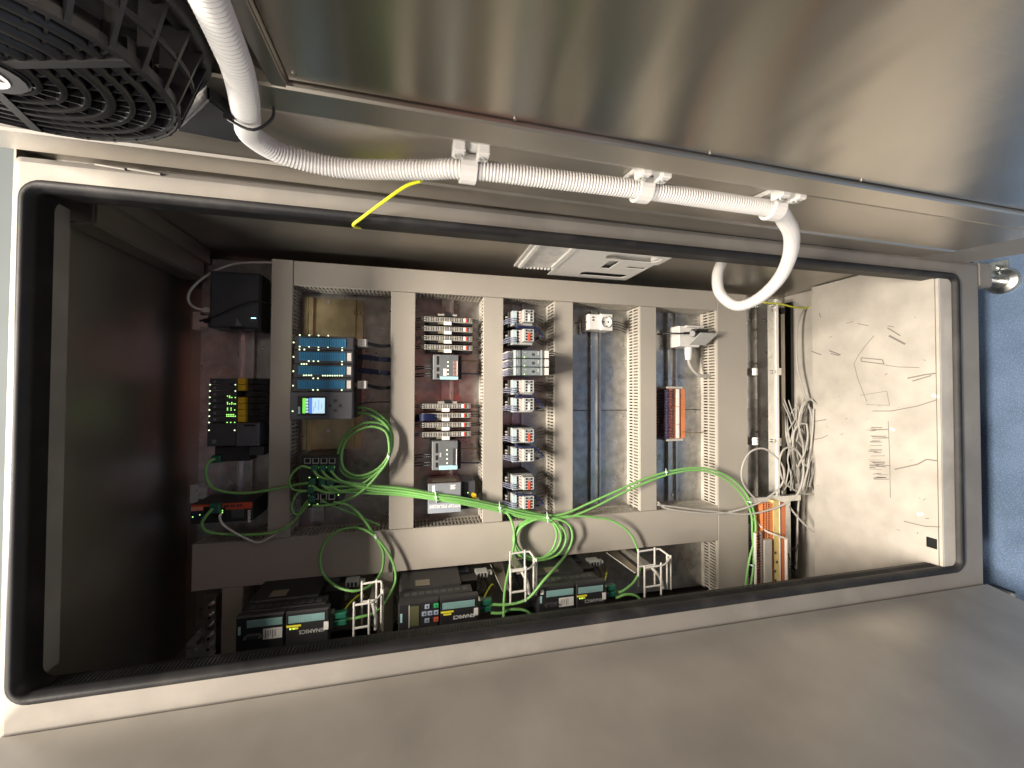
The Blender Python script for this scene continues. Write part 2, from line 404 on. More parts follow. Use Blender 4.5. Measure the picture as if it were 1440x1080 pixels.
# ================================================================== RIGHT-HAND DOOR (folded out at the top of the picture)
door = Thing('cabinet_door', 'brushed stainless cabinet door carrying the black fan and white conduit', 'door', DP(1.44, 0, 0))
def dprof(mb, pts, u0, u1):
    loft(mb, [[DP(u0, w, n) for w, n in pts], [DP(u1, w, n) for w, n in pts]], closed=False); return mb
prof = [(.606, -.036), (.006, -.036), (.004, -.030), (.004, -.004), (.008, .0), (.066, .0), (.069, .003), (.075, .003), (.079, .0), (.218, .0), (.224, .003), (.262, .021), (.267, .023), (.308, .023), (.311, .021), (.311, .008)]
pf = dprof(MB(), prof, -.588, 1.27)
n0 = 0
door.part('hinge_side_profile', pf, stainless)
door.part('inner_panel', MB().prism([DP(-.1305, .3135, .013), DP(1.33, .3135, .013), DP(1.33, .604, .013), DP(-.1305, .604, .013)], Vector(DP(0, 0, .003)) - Vector(DP(0, 0, 0))), brushed, label='large brushed inner panel with vertical streaks')
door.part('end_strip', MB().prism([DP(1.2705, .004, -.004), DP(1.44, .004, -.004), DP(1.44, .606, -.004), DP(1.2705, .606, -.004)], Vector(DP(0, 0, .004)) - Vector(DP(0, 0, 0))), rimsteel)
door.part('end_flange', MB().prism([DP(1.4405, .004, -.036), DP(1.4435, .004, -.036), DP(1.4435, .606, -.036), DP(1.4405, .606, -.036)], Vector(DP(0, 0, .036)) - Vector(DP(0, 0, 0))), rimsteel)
door.part('profile_end', MB().prism([DP(1.2702, w, n) for w, n in prof[1:]], (.0002, 0, 0)), stainless)
# raised stiffener at the top end of the panel
st = MB(); sec = [(-.151, .0), (-.149, .022), (-.133, .022), (-.131, .0142)]
q0 = [DP(u, .300, n) for u, n in sec]; q1 = [DP(u, .606, n) for u, n in sec]
door.part('stiffener', st.prism(q0, Vector(q1[0]) - Vector(q0[0])), stainless, bevel=.0015)
door.part('top_sheet', MB().prism([DP(-.588, .313, .0005), DP(-.1515, .313, .0005), DP(-.1515, .606, .0005), DP(-.588, .606, .0005)], Vector(DP(0, 0, .003)) - Vector(DP(0, 0, 0))), stainless)
sc_ = MB()
for u, w in ((-.124, .324), (.10, .3155), (.36, .3155), (.62, .3155)):
    p = DP(u, w, .0155); q_ = DP(u, w, .0175); door.part('rivet', MB().cyl(p, q_, .0022, 8), darkwall)
# ---- left-hand door
ld = Thing('cabinet_door', 'plain grey steel cabinet door leaf below the gasket with a dark smudge', 'door', LP(1.478, 0, 0))
ld.part('door_sheet', MB().prism([LP(-.60, .0, 0), LP(1.478, .0, 0), LP(1.478, .46, 0), LP(-.60, .46, 0)], Vector(LP(0, 0, -.03)) - Vector(LP(0, 0, 0))), M('door_steel', (.37, .35, .32), .45, .6, .16, 5, .10, 70, (1, 1, 25), rvar=.10), bevel=.003)
sm = MB()
def onL(x, y, n=.0005):
    a = ray(x, y); s_, c_ = math.sin(LA), math.cos(LA); # plane: (V-LV)*c + (d+.004)*s... solved numerically on the sheet
    lo, hi = .05, 3.0
    def g(t): V_, d_ = a.y * t, a.z * t - D0; return (V_ - LV) * c_ + (d_ + .004) * s_ + n
    for _ in range(60):
        mid = (lo + hi) / 2
        if g(mid) < 0: lo = mid
        else: hi = mid
    t = (lo + hi) / 2; return (a.x * t, a.y * t, a.z * t - D0)
pts = [(725, 940), (735, 931), (757, 927), (772, 925), (788, 932), (785, 942), (768, 951), (752, 952), (733, 948)]
n = len(sm.v); sm.v += [onL(*p) for p in pts]; sm.face(list(range(n, n + len(pts))))
ld.part('patch', sm, M('dark_patch', (.15, .13, .115), .5, .5, .15, 30))  # darker brown patch laid flat on the door sheet

# ================================================================== FAN on the right-hand door
fanp = M('fan_plastic', (.011, .011, .012), .40, 0, .15, 40)
FU, FW = -.330, .372
fan = Thing('filter_fan', 'round black fan with concentric guard rings mounted on the door', 'fan', DP(FU, FW, 0))
def fp(u, w, n): return DP(FU + u * 1.20, FW + w * 1.08, n)
nrm = Vector(DP(0, 0, 1)) - Vector(DP(0, 0, 0))
hs = .128
bpts = [(-.13, -.10), (-.09, -.135), (.095, -.155), (.108, -.150), (.112, -.03), (.112, .09), (.09, .128), (-.09, .128), (-.13, .09)]
fan.part('base_plate', MB().prism([fp(a, b, .0042) for a, b in bpts], nrm * .012), blackp, bevel=.001)
hou = MB(); S = 40
def circ(r, n): return [fp(r * math.cos(2 * math.pi * k / S), r * math.sin(2 * math.pi * k / S), n) for k in range(S)]
hou.smooth = True; loft(hou, [circ(.124, .016), circ(.123, .026), circ(.112, .030), circ(.108, .020)]); hou.smooth = False; loft(hou, [circ(.1015, .078), circ(.1035, .077), circ(.1035, .070), circ(.1015, .070), circ(.1015, .078)]); loft(hou, [circ(.110, .054), circ(.112, .053), circ(.112, .048), circ(.110, .048), circ(.110, .054)])
fan.part('housing_ring', hou, blackp)
for k in range(32):
    a = 2 * math.pi * k / 32; b = MB(); ca, sa = math.cos(a), math.sin(a)
    b.prism([fp(.104 * ca, .104 * sa, .0165), fp(.123 * ca, .123 * sa, .0165), fp(.104 * ca, .104 * sa, .077), fp(.100 * ca, .100 * sa, .077)], Vector(fp(-.0028 * sa, .0028 * ca, 0)) - Vector(fp(0, 0, 0)))
    fan.part('housing_fin', b, blackp)
def dome(r): return .082 - .006 * (r / .104) ** 2
for i, r in enumerate((.030, .0415, .053, .0645, .076, .0875, .099)):
    g = MB(); g.smooth = True; z = dome(r); t = .0016 if i != 3 else .0026
    loft(g, [circ(r - t, z), circ(r + t, z - .0006), circ(r + t * .8, z - .016), circ(r - t * .8, z - .016), circ(r - t, z)])
    fan.part('guard_ring', g, fanp)
for k in range(44):
    a = 2 * math.pi * (k + .3) / 44; ca, sa = math.cos(a), math.sin(a); tw = .5
    r0, r1 = (.0645, .101) if k % 2 else (.026, .101)
    a2 = a + .35 * (r1 - r0) / .07; c2, s2 = math.cos(a2), math.sin(a2)
    th = .0018
    g = MB(); g.prism([fp(r0 * ca, r0 * sa, dome(r0) - .002), fp(r1 * c2, r1 * s2, dome(r1) - .002), fp(r1 * c2, r1 * s2, dome(r1) - .017), fp(r0 * ca, r0 * sa, dome(r0) - .017)], Vector(fp(-th * sa, th * ca, 0)) - Vector(fp(0, 0, 0)))
    fan.part('guard_spoke', g, fanp)
for a in (.25, 2.35, 4.4):
    g = MB(); ca, sa = math.cos(a), math.sin(a); th = .006
    g.prism([fp(.024 * ca, .024 * sa, .0825), fp(.103 * ca, .103 * sa, .0775), fp(.103 * ca, .103 * sa, .060), fp(.024 * ca, .024 * sa, .06)], Vector(fp(-th * sa, th * ca, 0)) - Vector(fp(0, 0, 0)))
    fan.part('guard_arm', g, fanp)
for k in range(5):
    a = 2 * math.pi * k / 5; b = MB(); pts = []
    b.smooth = True
    loft(b, [[fp(r * math.cos(a + t), r * math.sin(a + t), .030 - .012 * (t * 1.2)) for r in (.03, .06, .098)] for t in (0, .3, .6, .9)], closed=False)
    fan.part('fan_blade', b, blackp)
hub = fan.part('hub', MB().prism([fp(.027 * math.cos(t), .027 * math.sin(t), .020) for t in [2 * math.pi * k / 24 for k in range(24)]], nrm * .064), blackp, bevel=.002)
lb = fan.part('hub_label', MB().prism([fp(.017 * math.cos(t), .019 * math.sin(t), .0842) for t in [2 * math.pi * k / 24 for k in range(24)]], nrm * .0006), paper, hub)
g = MB()
for (u, w, a, b) in ((.001, 0, .0005, .015), (-.010, .006, .0035, .002), (-.010, -.006, .0035, .002), (.010, -.006, .003, .002), (.010, .004, .003, .0025), (.010, .010, .002, .0012)):
    g.prism([fp(u - a, w - b, .0849), fp(u + a, w - b, .0849), fp(u + a, w + b, .0849), fp(u - a, w + b, .0849)], nrm * .0001)
fan.part('label_print', g, inkm, lb)
fan.part('terminal_box', MB().prism([fp(.045, -.146, .0162), fp(.095, -.154, .0162), fp(.107, -.148, .0162), fp(.110, -.10, .0162), fp(.10, -.075, .0162)], nrm * .020), blackp, bevel=.002)
fan.part('cable_tie', MB().tube([fp(.104, -.098, .036), fp(.112, -.088, .046), fp(.130, -.086, .053), fp(.144, -.09, .036), fp(.143, -.095, .014)], .0016, 6, 4).box(*(lambda p: (p[0] - .004, p[0] + .004, p[1] - .003, p[1] + .003, p[2] - .003, p[2] + .003))(fp(.110, -.090, .042))), blackp)

# ---- white corrugated conduit
path = [DP(-.138, .56, .037), DP(-.153, .42, .037), DP(-.157, .385, .037), DP(-.162, .352, .036), DP(-.172, .31, .035), DP(-.186, .262, .033), DP(-.199, .212, .027), DP(-.176, .170, .026), DP(-.108, .150, .026), DP(0.0, .178, .026), DP(.063, .1995, .026), DP(.19, .206, .026), DP(.327, .212, .026), DP(.46, .212, .026), DP(.56, .212, .026), DP(.588, .211, .028),
        P(1103, 308, -.185), P(1113, 330, -.15), P(1110, 362, -.09), P(1094, 394, -.02), P(1066, 420, .04), P(1036, 430, .08), P(1013, 413, .11), P(1009, 388, .13), P(1016, 366, .145), P(1024, 345, .15)]
pp = spline([Vector(p) for p in path], 40)
# resample evenly, ridge every 4.6 mm
acc = [0.0]
for a, b in zip(pp, pp[1:]): acc.append(acc[-1] + (b - a).length)
step = .0046 / 4; out = []; i = 0; s_ = 0.0
while s_ < acc[-1]:
    while acc[i + 1] < s_: i += 1
    t = (s_ - acc[i]) / max(1e-9, acc[i + 1] - acc[i]); out.append(pp[i].lerp(pp[i + 1], t)); s_ += step
ridge = (.0118, .0135, .0135, .0118)
cn = single('corrugated_conduit', MB().tube(out, .0135, 14, rad=lambda i: ridge[i % 4]), conduitm, 'white corrugated conduit running from the fan along the door into the cabinet', 'conduit')
for k, (u, w) in enumerate(((.063, .1995), (.327, .212), (.574, .212))):
    cl = Thing('conduit_clamp', ['white conduit clip beside the yellow-green wire', 'white conduit clip between the two other clips', 'white conduit clip where the conduit bends into the cabinet'][k], 'clip', DP(u, w, .0), 'clips holding the white conduit')
    b = MB(); 
    sec = [(-.019 * math.sin(t), .026 - .019 * math.cos(t) * 1.0) for t in [R(x) for x in range(-150, 151, 20)]]
    rin = [(-.0142 * math.sin(t), .026 - .0142 * math.cos(t)) for t in [R(x) for x in range(-150, 151, 20)]]
    # C-shaped strap, open side to the door
    sec = [(.019 * math.sin(R(x)), .026 + .019 * math.cos(R(x))) for x in range(-140, 141, 20)]
    rin = [(.0142 * math.sin(R(x)), .026 + .0142 * math.cos(R(x))) for x in range(-140, 141, 20)]
    lo = [sec, rin]
    A0 = [DP(u - .011, w + a, n) for a, n in sec]; A1 = [DP(u + .011, w + a, n) for a, n in sec]; B0 = [DP(u - .011, w + a, n) for a, n in rin]; B1 = [DP(u + .011, w + a, n) for a, n in rin]
    b.smooth = False; loft(b, [B0, A0, A1, B1, B0], closed=False)
    cl.part('strap', b, white)
    foot = lambda a0, a1, w0, w1, n0, n1: MB().prism([DP(u + a0, w + w0, n0), DP(u + a1, w + w0, n0), DP(u + a1, w + w1, n0), DP(u + a0, w + w1, n0)], Vector(DP(0, 0, n1 - n0)) - Vector(DP(0, 0, 0)))
    cl.part('base', foot(-.022, .022, -.03, .034, .0006, .0075), white, bevel=.001)
    for s2 in (-1, 1):
        lg = cl.part('lug', foot(min(s2 * .008, s2 * .024), max(s2 * .008, s2 * .024), .016, .040, .0076, .022), white, bevel=.0015)
        cl.part('screw', MB().cyl(DP(u + s2 * .016, w + .028, .0222), DP(u + s2 * .016, w + .028, .025), .005, 8), zincm, lg)
# yellow-green earth wire
single('earth_wire', MB().tube([P(575, 268, -.15), P(592, 254, -.17), P(570, 262, -.13), P(540, 283, -.06), P(508, 307, -.01), P(497, 317, .01), P(512, 320, .05), P(535, 317, .09), P(555, 312, .12)][1:], .0028, 8, 8), ygw, 'yellow-green earth wire bridging from the door into the cabinet', 'wire')

# ================================================================== WHITE PLATE on the side wall
wp = Thing('bracket_plate', 'white sheet plate with slotted cut-outs on the upper side wall', 'plate', (.5, -.366, .25))
VP = -.348
def wv(x, y, V_=VP):
    a = ray(x, y); t = V_ / a.y; return (a.x * t, a.z * t - D0)
def slot(x0, y0, x1, y1, wd):
    a, b = wv(x0, y0), wv(x1, y1); return rloop(min(a[0], b[0]), max(a[0], b[0]), (a[1] + b[1]) / 2 - wd / 2, (a[1] + b[1]) / 2 + wd / 2, wd * .49, 5)
PU0, PU1, PD0, PD1 = .375, .640, .10, .372
hl = [slot(815, 385, 882, 388, .032), slot(852, 361, 930, 366, .042)]
q0, q1 = wv(843, 377), wv(872, 368); hl.append([(q0[0], q1[1]), (q1[0], q1[1]), (q1[0], q0[1]), (q0[0], q0[1])])
a = wv(886, 377); hl.append([(a[0] - .01, a[1] - .012), (a[0] + .045, a[1] - .012), (a[0] + .045, a[1] + .004), (a[0] - .01, a[1] + .004)])
wp.part('slotted_sheet', holed(MB(), [(PU0, PD0), (PU1, PD0), (PU1, .215), (PU1 - .01, .215), (PU1 - .01, PD1), (PU0, PD1)], hl, lambda a, b, t: (a, VP + t - .002, b), .002), white)
wp.part('side_tray', MB().box(.272, PU0 - .001, VP - .004, VP - .002, .10, .318), M('pouch_plastic', (.55, .54, .52), .35, 0, .2, 30, .4, 25))
wp.part('tray_rim', MB().box(.272, .280, VP - .002, VP + .005, .10, .318).box(.362, .374, VP - .002, VP + .003, .10, .30), white)
g = MB()
for i in range(9): g.box(.285 + i * .0105, .290 + i * .0105, VP - .002, VP + .003, .318, .323)
wp.part('tray_teeth', g, white, stuff=True)
wp.part('backing', MB().box(.272, PU1 - .002, -.3675, -.364, .10, PD1), white)
wp.part('standoff', MB().box(.34, .36, -.3638, VP - .005, .12, .30).box(.61, .63, -.3638, VP - .0025, .12, .20), white)
g = MB(); a = slot(815, 385, 882, 388, .032)
u0, u1 = min(p[0] for p in a), max(p[0] for p in a); dm = a[0][1] - .016
g.box(u0 - .004, u1 + .004, -.3638, -.356, dm - .01, dm + .045)
for i in range(8): g.box(u0 + .006 + i * (u1 - u0) / 8, u0 + .006 + i * (u1 - u0) / 8 + .006, -.356, -.3505, dm + .002, dm + .012)
wp.part('brush_strip', g, holes)

# ================================================================== WIRING DUCTS
def slotted(mb, along, a0, a1, c, d0, d1, th=.0018):
    """slotted duct wall: along='v' runs in V at U=c, along='u' runs in U at V=c; two rows of slots"""
    def bx(p0, p1, e0, e1):
        if along == 'v': mb.box(c, c + th, p0, p1, e0, e1)
        else: mb.box(p0, p1, c, c + th, e0, e1)
    H = d1 - d0; mid = (d0 + d1) / 2 + .002
    bx(a0, a1, d0, d0 + .011); bx(a0, a1, mid - .003, mid + .003); bx(a0, a1, d1 - .013, d1)
    p = a0; pitch, bar = .0098, .0053
    while p < a1 - bar:
        bx(p, p + bar, d0 + .011, mid - .003); bx(p, p + bar, mid + .003, d1 - .013); p += pitch
def duct(label, along, u0, u1, v0, v1, df=DF, cuts=()):
    t = Thing('wiring_duct', label, 'wiring duct', (max(u0, u1), (v0 + v1) / 2, BACK), 'grey wiring ducts')
    t.part('cover', MB().box(u0, u1, v0, v1, df, df + .004, .0012), ductm)
    d0, d1 = df + .0042, BACK - .002
    lo = .0015
    w1, w2 = MB(), MB()
    if along == 'v':
        slotted(w1, 'v', v0, v1, u0 + lo, d0, d1); slotted(w2, 'v', v0, v1, u1 - lo - .0018, d0, d1)
        base = MB().box(u0 + lo, u1 - lo, v0, v1, d1 + .0002, BACK - .0003)
    else:
        slotted(w1, 'u', u0, u1, v0 + lo, d0, d1); slotted(w2, 'u', u0, u1, v1 - lo - .0018, d0, d1)
        base = MB().box(u0, u1, v0 + lo, v1 - lo, d1 + .0002, BACK - .0003)
    t.part('slotted_wall', w1, ductw, stuff=True); t.part('slotted_wall', w2, ductw, stuff=True); t.part('base', base, ductw)
    return t
VT0, VT1, VL0, VL1 = -.332, -.269, .370, .4815
duct('grey duct running the full cabinet width between router and controller', 'v', -.358, -.309, VT0, VL0 - .001, DF - .003)
duct('grey duct between the blue controller cards and the terminal modules', 'v', -.0695, -.0055, VT1 + .001, VL0 - .001)
duct('grey duct between the power supply and the contactors', 'v', .1815, .2395, VT1 + .001, VL0 - .001)
duct('grey duct between the contactors and the white socket outlet', 'v', .394, .4525, VT1 + .001, VL0 - .001)
duct('grey duct between the socket outlet and the orange terminal row', 'v', .675, .7325, VT1 + .001, VL0 - .001)
duct('widest grey duct beside the upright zinc rail', 'v', .9575, 1.075, VT0 + .004, .664)
duct('long grey duct along the edge nearest the white slotted plate', 'u', -.3085, .9565, VT0, VT1)
duct('wide grey duct above the three drives with green cables across it', 'u', -.521, .9565, VL0, VL1)
a, b = P(312, 830, DF), P(341, 830, DF); duct('short dark duct beside the earth bar with bolts', 'v', a[0], b[0], VL1 + .001, .664)
a, b = P(530, 830, DF), P(553, 830, DF); duct('short duct standing behind the first wire cable support', 'v', a[0], b[0], VL1 + .001, .664, DF + .01)

# ================================================================== DIN RAILS
def rail(label, x, y0, y1, w=.035, df=.432, h=None, mat=zincm, group='mounting rails behind the devices'):
    c = P(x, (y0 + y1) / 2, df)[0]; v0, v1 = P(x, y0, df)[1], P(x, y1, df)[1]
    t = Thing('mounting_rail', label, 'rail', (c, (v0 + v1) / 2, BACK), group)
    g = MB(); hw, iw = w / 2, w / 2 - .005
    sec = [(-hw, df), (-iw, df), (-iw, BACK - .0012), (iw, BACK - .0012), (iw, df), (hw, df), (hw, df + .0012), (iw + .0012, df + .0012), (iw + .0012, BACK - .0002), (-iw - .0012, BACK - .0002), (-iw - .0012, df + .0012), (-hw, df + .0012)]
    g.prism([(c + a, v0, d) for a, d in sec], (0, v1 - v0, 0)); r = t.part('hat_profile', g, mat)
    k = max(2, int((v1 - v0) / .22))
    for i in range(k):
        vv = v0 + .02 + (v1 - v0 - .04) * i / (k - 1); t.part('rail_screw', MB().disc(c + .004, vv, BACK - .0045, .0042, .003, 8), zincm)
    return t
rail('narrow rail carrying the dark router and the remote station', 345, 465, 705)
rail('rail behind the stacked beige terminal modules', 629, 418, 722)
rail('rail behind the contactors', 728, 425, 718)
rail('bare bright rail under the white socket outlet', 838, 437, 710)
rail('rail under the socket with the raised lid', 946, 440, 705)
rail('short rail above the network switch', 446, 626, 735)
t = Thing('controller_rail', 'wide yellowish aluminium rail behind the blue controller cards', 'rail', P(465, 500, BACK))
x0, x1 = P(425, 500, .41)[0], P(509, 500, .41)[0]; v0, v1 = P(460, 418, .41)[1], P(460, 633, .41)[1]
t.part('profile', MB().box(x0, x1, v0, v1, .428, BACK - .0005), chrom)
for (p0, p1, h) in ((0, .07, .008), (.09, .16, .014), (.80, .88, .014), (.91, 1.0, .008)):
    w_ = x1 - x0; t.part('rib', MB().box(x0 + w_ * p0, x0 + w_ * p1, v0 + .0005, v1 - .0005, .4278 - h, .4279), chrom)
for px_, py_ in ((462, 605), (462, 424)):
    c = P(px_, py_, .425); t.part('bolt', MB().disc(c[0], c[1], .421, .0055, .0068, 6), zincm)
# tall zinc rail + stand-offs next to the bottom sheet
t = Thing('support_rail', 'upright zinc plated channel beside the widest duct', 'rail', P(1086, 700, .44))
a, b = P(1079, 420, .385), P(1096, 860, .385)
g = MB().prism([(a[0], a[1], .385), (b[0], a[1], .385), (b[0], a[1], .41), (b[0] - .002, a[1], .41), (b[0] - .002, a[1], .387), (a[0] + .002, a[1], .387), (a[0] + .002, a[1], .43), (a[0], a[1], .43)], (0, b[1] - a[1], 0))
t.part('channel', g, zincm)
t.part('edge_bead', MB().box(b[0] - .009, b[0] + .001, a[1], b[1], .380, .3848), white)
for y in (429, 523, 620, 730):
    a = P(1060, y - 5, .43); b = P(1081, y + 5, .43)
    br = t.part('standoff_bracket', MB().box(a[0] - .012, b[0], a[1], b[1], .425, .4448).box(a[0] + .03, b[0] + .012, a[1], b[1], .3895, .4249), zincm)
    c = P(1087, y, .383); t.part('bolt', MB().disc(c[0], c[1], .378, .006, .0065, 6), zincm, br)
    if y != 730: t.part('earth_lug', MB().tube([P(1052, y - 3, .43), P(1064, y - 12 if y > 500 else y + 34, .43), P(1078, y - 12 if y > 500 else y + 34, .43)][1:], .003, 6), brownw, br)
c = P(1091, 435, .379); t.part('marker', MB().box(c[0] - .009, c[0] + .004, c[1] - .004, c[1] + .006, .3785, .3795), paper)
# rear profile and dark post behind the bottom sheet
g = Thing('rear_post', 'dark steel post in the gap behind the bottom sheet', 'post', P(1104, 600, .49))
a, b = P(1098, 425, .455), P(1107, 850, .455); g.part('post', MB().box(a[0], b[0], a[1], .66, .455, .49), darkwall)
a, b = P(1110, 425, .455), P(1117, 850, .455); g.part('flange', MB().box(a[0], b[0], a[1], .66, .45, .49), blackp)
c = P(1102, 434, .45); g.part('rubber_plug', MB().disc(*P(1101, 437, .448)[:2], .448, .012, .007, 12), blackp)

# ================================================================== DEVICES
def leds(mb, lst, d, r=.0016):
    for x, y in lst:
        a = P(x, y, d); mb.disc(a[0], a[1], d - .0006, r, .0008, 8)
    return mb
# ---- router
DR = .372
t = Thing('network_router', 'dark grey router box with a blue light and white network cable', 'router', P(328, 420, BACK))
a, b = P(295, 380, DR), P(364, 463, DR)
t.part('case', MB().box(a[0], b[0], a[1], b[1], DR, BACK - .013, .005), M('router_case', (.055, .06, .072), .38, 0, .1, 20))
t.part('front_edge', MB().box(b[0] - .008, b[0] + .004, a[1] + .002, b[1] + .002, DR + .003, BACK - .012), blackp)
g = MB()
for i in range(8): x = 324 + i * 2.6; p = P(x, 459, DR - .0005); g.box(p[0], p[0] + .0025, p[1], p[1] + .009, DR - .0006, DR)
t.part('vent_slots', g, holes)
t.part('status_light', MB().pbox(353, 446.6, 360, 448, DR - .0007, DR), ledb)
t.part('moulded_crest', MB().prism([P(333, 447, DR - .0004), P(340, 458, DR - .0004), P(331, 458, DR - .0004)], (0, 0, .0003)), mgrey)
t.part('plug', MB().pbox(285, 432, 297, 439, DR + .01, DR + .022, .001), whitec)
t.part('power_plug', MB().pbox(286, 448, 297, 454, DR + .014, DR + .024), blackp)
single('network_cable', MB().tube([P(384, 369, .38), P(350, 369, .38), P(325, 372, .385), P(300, 382, .385), P(278, 397, .385), P(266, 412, .385), P(266, 425, .385), P(275, 433, .385), P(288, 436, .388)], .0030, 8, 8), whitec, 'off-white network cable looping from the router over the duct', 'cable')
single('power_cable', MB().tube([P(384, 429, .38), P(366, 424, .366), P(352, 424, .362), P(335, 430, .364), P(315, 439, .366), P(296, 447, .37), P(281, 451, .385), P(288, 451, .39)], .0019, 6, 6), blackw, 'thin black power lead draped across the dark router', 'cable')

# ---- remote I/O station
DE = .36
t = Thing('remote_io_station', 'dark remote input output station with rows of green lights and yellow connectors', 'controller', P(335, 600, BACK))
yy = 532.0
for i in range(7):
    y0, y1 = yy + i * 8.85, yy + (i + 1) * 8.85 - .5
    md = t.part('io_module', MB().pbox(295 - i * .35, y0, 333 - i * .2, y1, DE, BACK - .014, .001), dgrey)
    t.part('terminal_row', MB().pbox(345, y0, 377, y1, DE + .02, BACK - .014, .001), blackp, md)
    if i != 2: t.part('connector', MB().pbox(334, y0, 345, y1, DE + .006, BACK - .014, .001), yellow, md)
    lx = 295.5 - i * .25
    g = MB(); leds(g, [(lx, y0 + 9)], DE, .0017); 
    if i in (0, 1): leds(g, [(331, y0 + 9)], DE, .0015)
    t.part('status_light', g, ledw, md)
    pat = {2: [(320, 557), (323, 557), (323, 559), (326, 559), (331, 559)], 3: [(320, 566), (326, 566), (320, 568), (323, 568), (326, 568), (329, 568), (331, 568)], 4: [(320, 574), (325, 574), (320, 576.5), (325, 576.5), (330, 576.5)], 5: [(319 + 2.4 * k, 583) for k in range(5)] + [(319 + 2.4 * k, 585.3) for k in range(6)], 6: [(319.5, 594), (324.5, 594), (330, 594)]}.get(i)
    if pat: t.part('channel_lights', leds(MB(), pat, DE - .0001, .0013), ledg, md)
    t.part('marker', MB().pbox(300, y0 + 3, 304, y0 + 6.5, DE - .0004, DE + .001), mgrey, md)
    for k in range(2): t.part('wire', MB().tube([P(356, y0 + 2 + 4 * k, DE + .018), P(366, y0 + 2 + 4 * k, DE + .012), P(376, y0 + 5 + 4 * k, DE + .02), P(388, y0 + 9 + 3 * k, DE + .03)], .0013, 5, 4), blackw, md)
hd = t.part('head_module', MB().pbox(291.5, 595, 332, 627, DE, BACK - .014, .0015), dgrey)
t.part('bus_adapter', MB().pbox(332.5, 595, 364, 627, DE - .004, BACK - .014, .0015), M('adapter_grey', (.075, .078, .092), .45, 0, .1, 40))
t.part('vent', MB().pbox(343, 597, 359, 599.5, DE - .0046, DE + .01), holes, hd)
t.part('status_light', leds(MB(), [(294, 605), (330, 605)], DE, .0017), ledw, hd)
t.part('marker', MB().pbox(298, 618.5, 304, 623.5, DE - .0004, DE + .001), mgrey, hd)
t.part('port_block', MB().pbox(302, 628, 350, 648, DE + .02, BACK - .014, .0015), blackp)
t.part('side_panel', MB().pbox(350, 628, 371, 640, DE + .015, BACK - .014, .001), dgrey)
t.part('network_plug', MB().pbox(297, 641, 309, 651, DE + .012, DE + .03, .002), dgreen)

# ---- remote access gateway (orange/black)
DW = .335
t = Thing('access_gateway', 'slim orange and black network gateway under the green cable', 'gateway', P(312, 720, BACK))
a, b = P(268, 711, DW), P(355, 732, DW); v0 = P(355, 705, DW)[1]
t.part('case', MB().box(a[0], b[0], v0 + .001, b[1], DW, BACK - .014, .0012), blackp)
t.part('orange_band', MB().box(a[0] + .001, b[0] - .001, v0 + .0015, v0 + .0165, DW - .0006, DW + .0004), orered)
t.part('label_field', MB().box(a[0] + .002, a[0] + .026, v0 + .006, v0 + .0145, DW - .0012, DW - .0007), M('salmon_label', (.62, .25, .16), .6))
g = MB(); text_mb(g, 'ewon', .0135, b[0] - .0035, v0 + .019 + .031, DW - .0012, 'up'); 
g2 = MB(); g2.v = [p for p in g.v]; g2.f = g.f; g2.mi = g.mi; g2.sm = g.sm
t.part('white_lettering', g2, whitei)
g = MB()
for i, w_ in enumerate((.006, .004, .005, .003, .005, .004)): g.box(b[0] - .06 + i * .0068, b[0] - .06 + i * .0068 + w_, v0 + .005, v0 + .0105, DW - .0012, DW - .0007)
t.part('small_print', g, inkm)
for (x0, y0, x1, y1) in ((286, 713, 295, 722), (300, 716, 309, 728), (309.5, 714, 317, 726)):
    t.part('port', MB().pbox(x0, y0, x1, y1, DW - .0008, DW + .001), holes)
g = MB()
for i in range(3): g.pbox(270 + i * 5, 716, 273.5 + i * 5, 731, DW - .0009, DW)
t.part('label_columns', g, navy)
t.part('serial_port', MB().pbox(325, 717, 342, 728, DW - .004, DW, .001), dgrey)
t.part('status_light', leds(MB(), [(312.8, 718), (312.8, 720.6), (281, 724), (271, 727)], DW - .001, .0013), ledg)
t.part('network_plug', MB().pbox(294, 709, 308, 722, DW - .016, DW - .001, .002), dgreen)

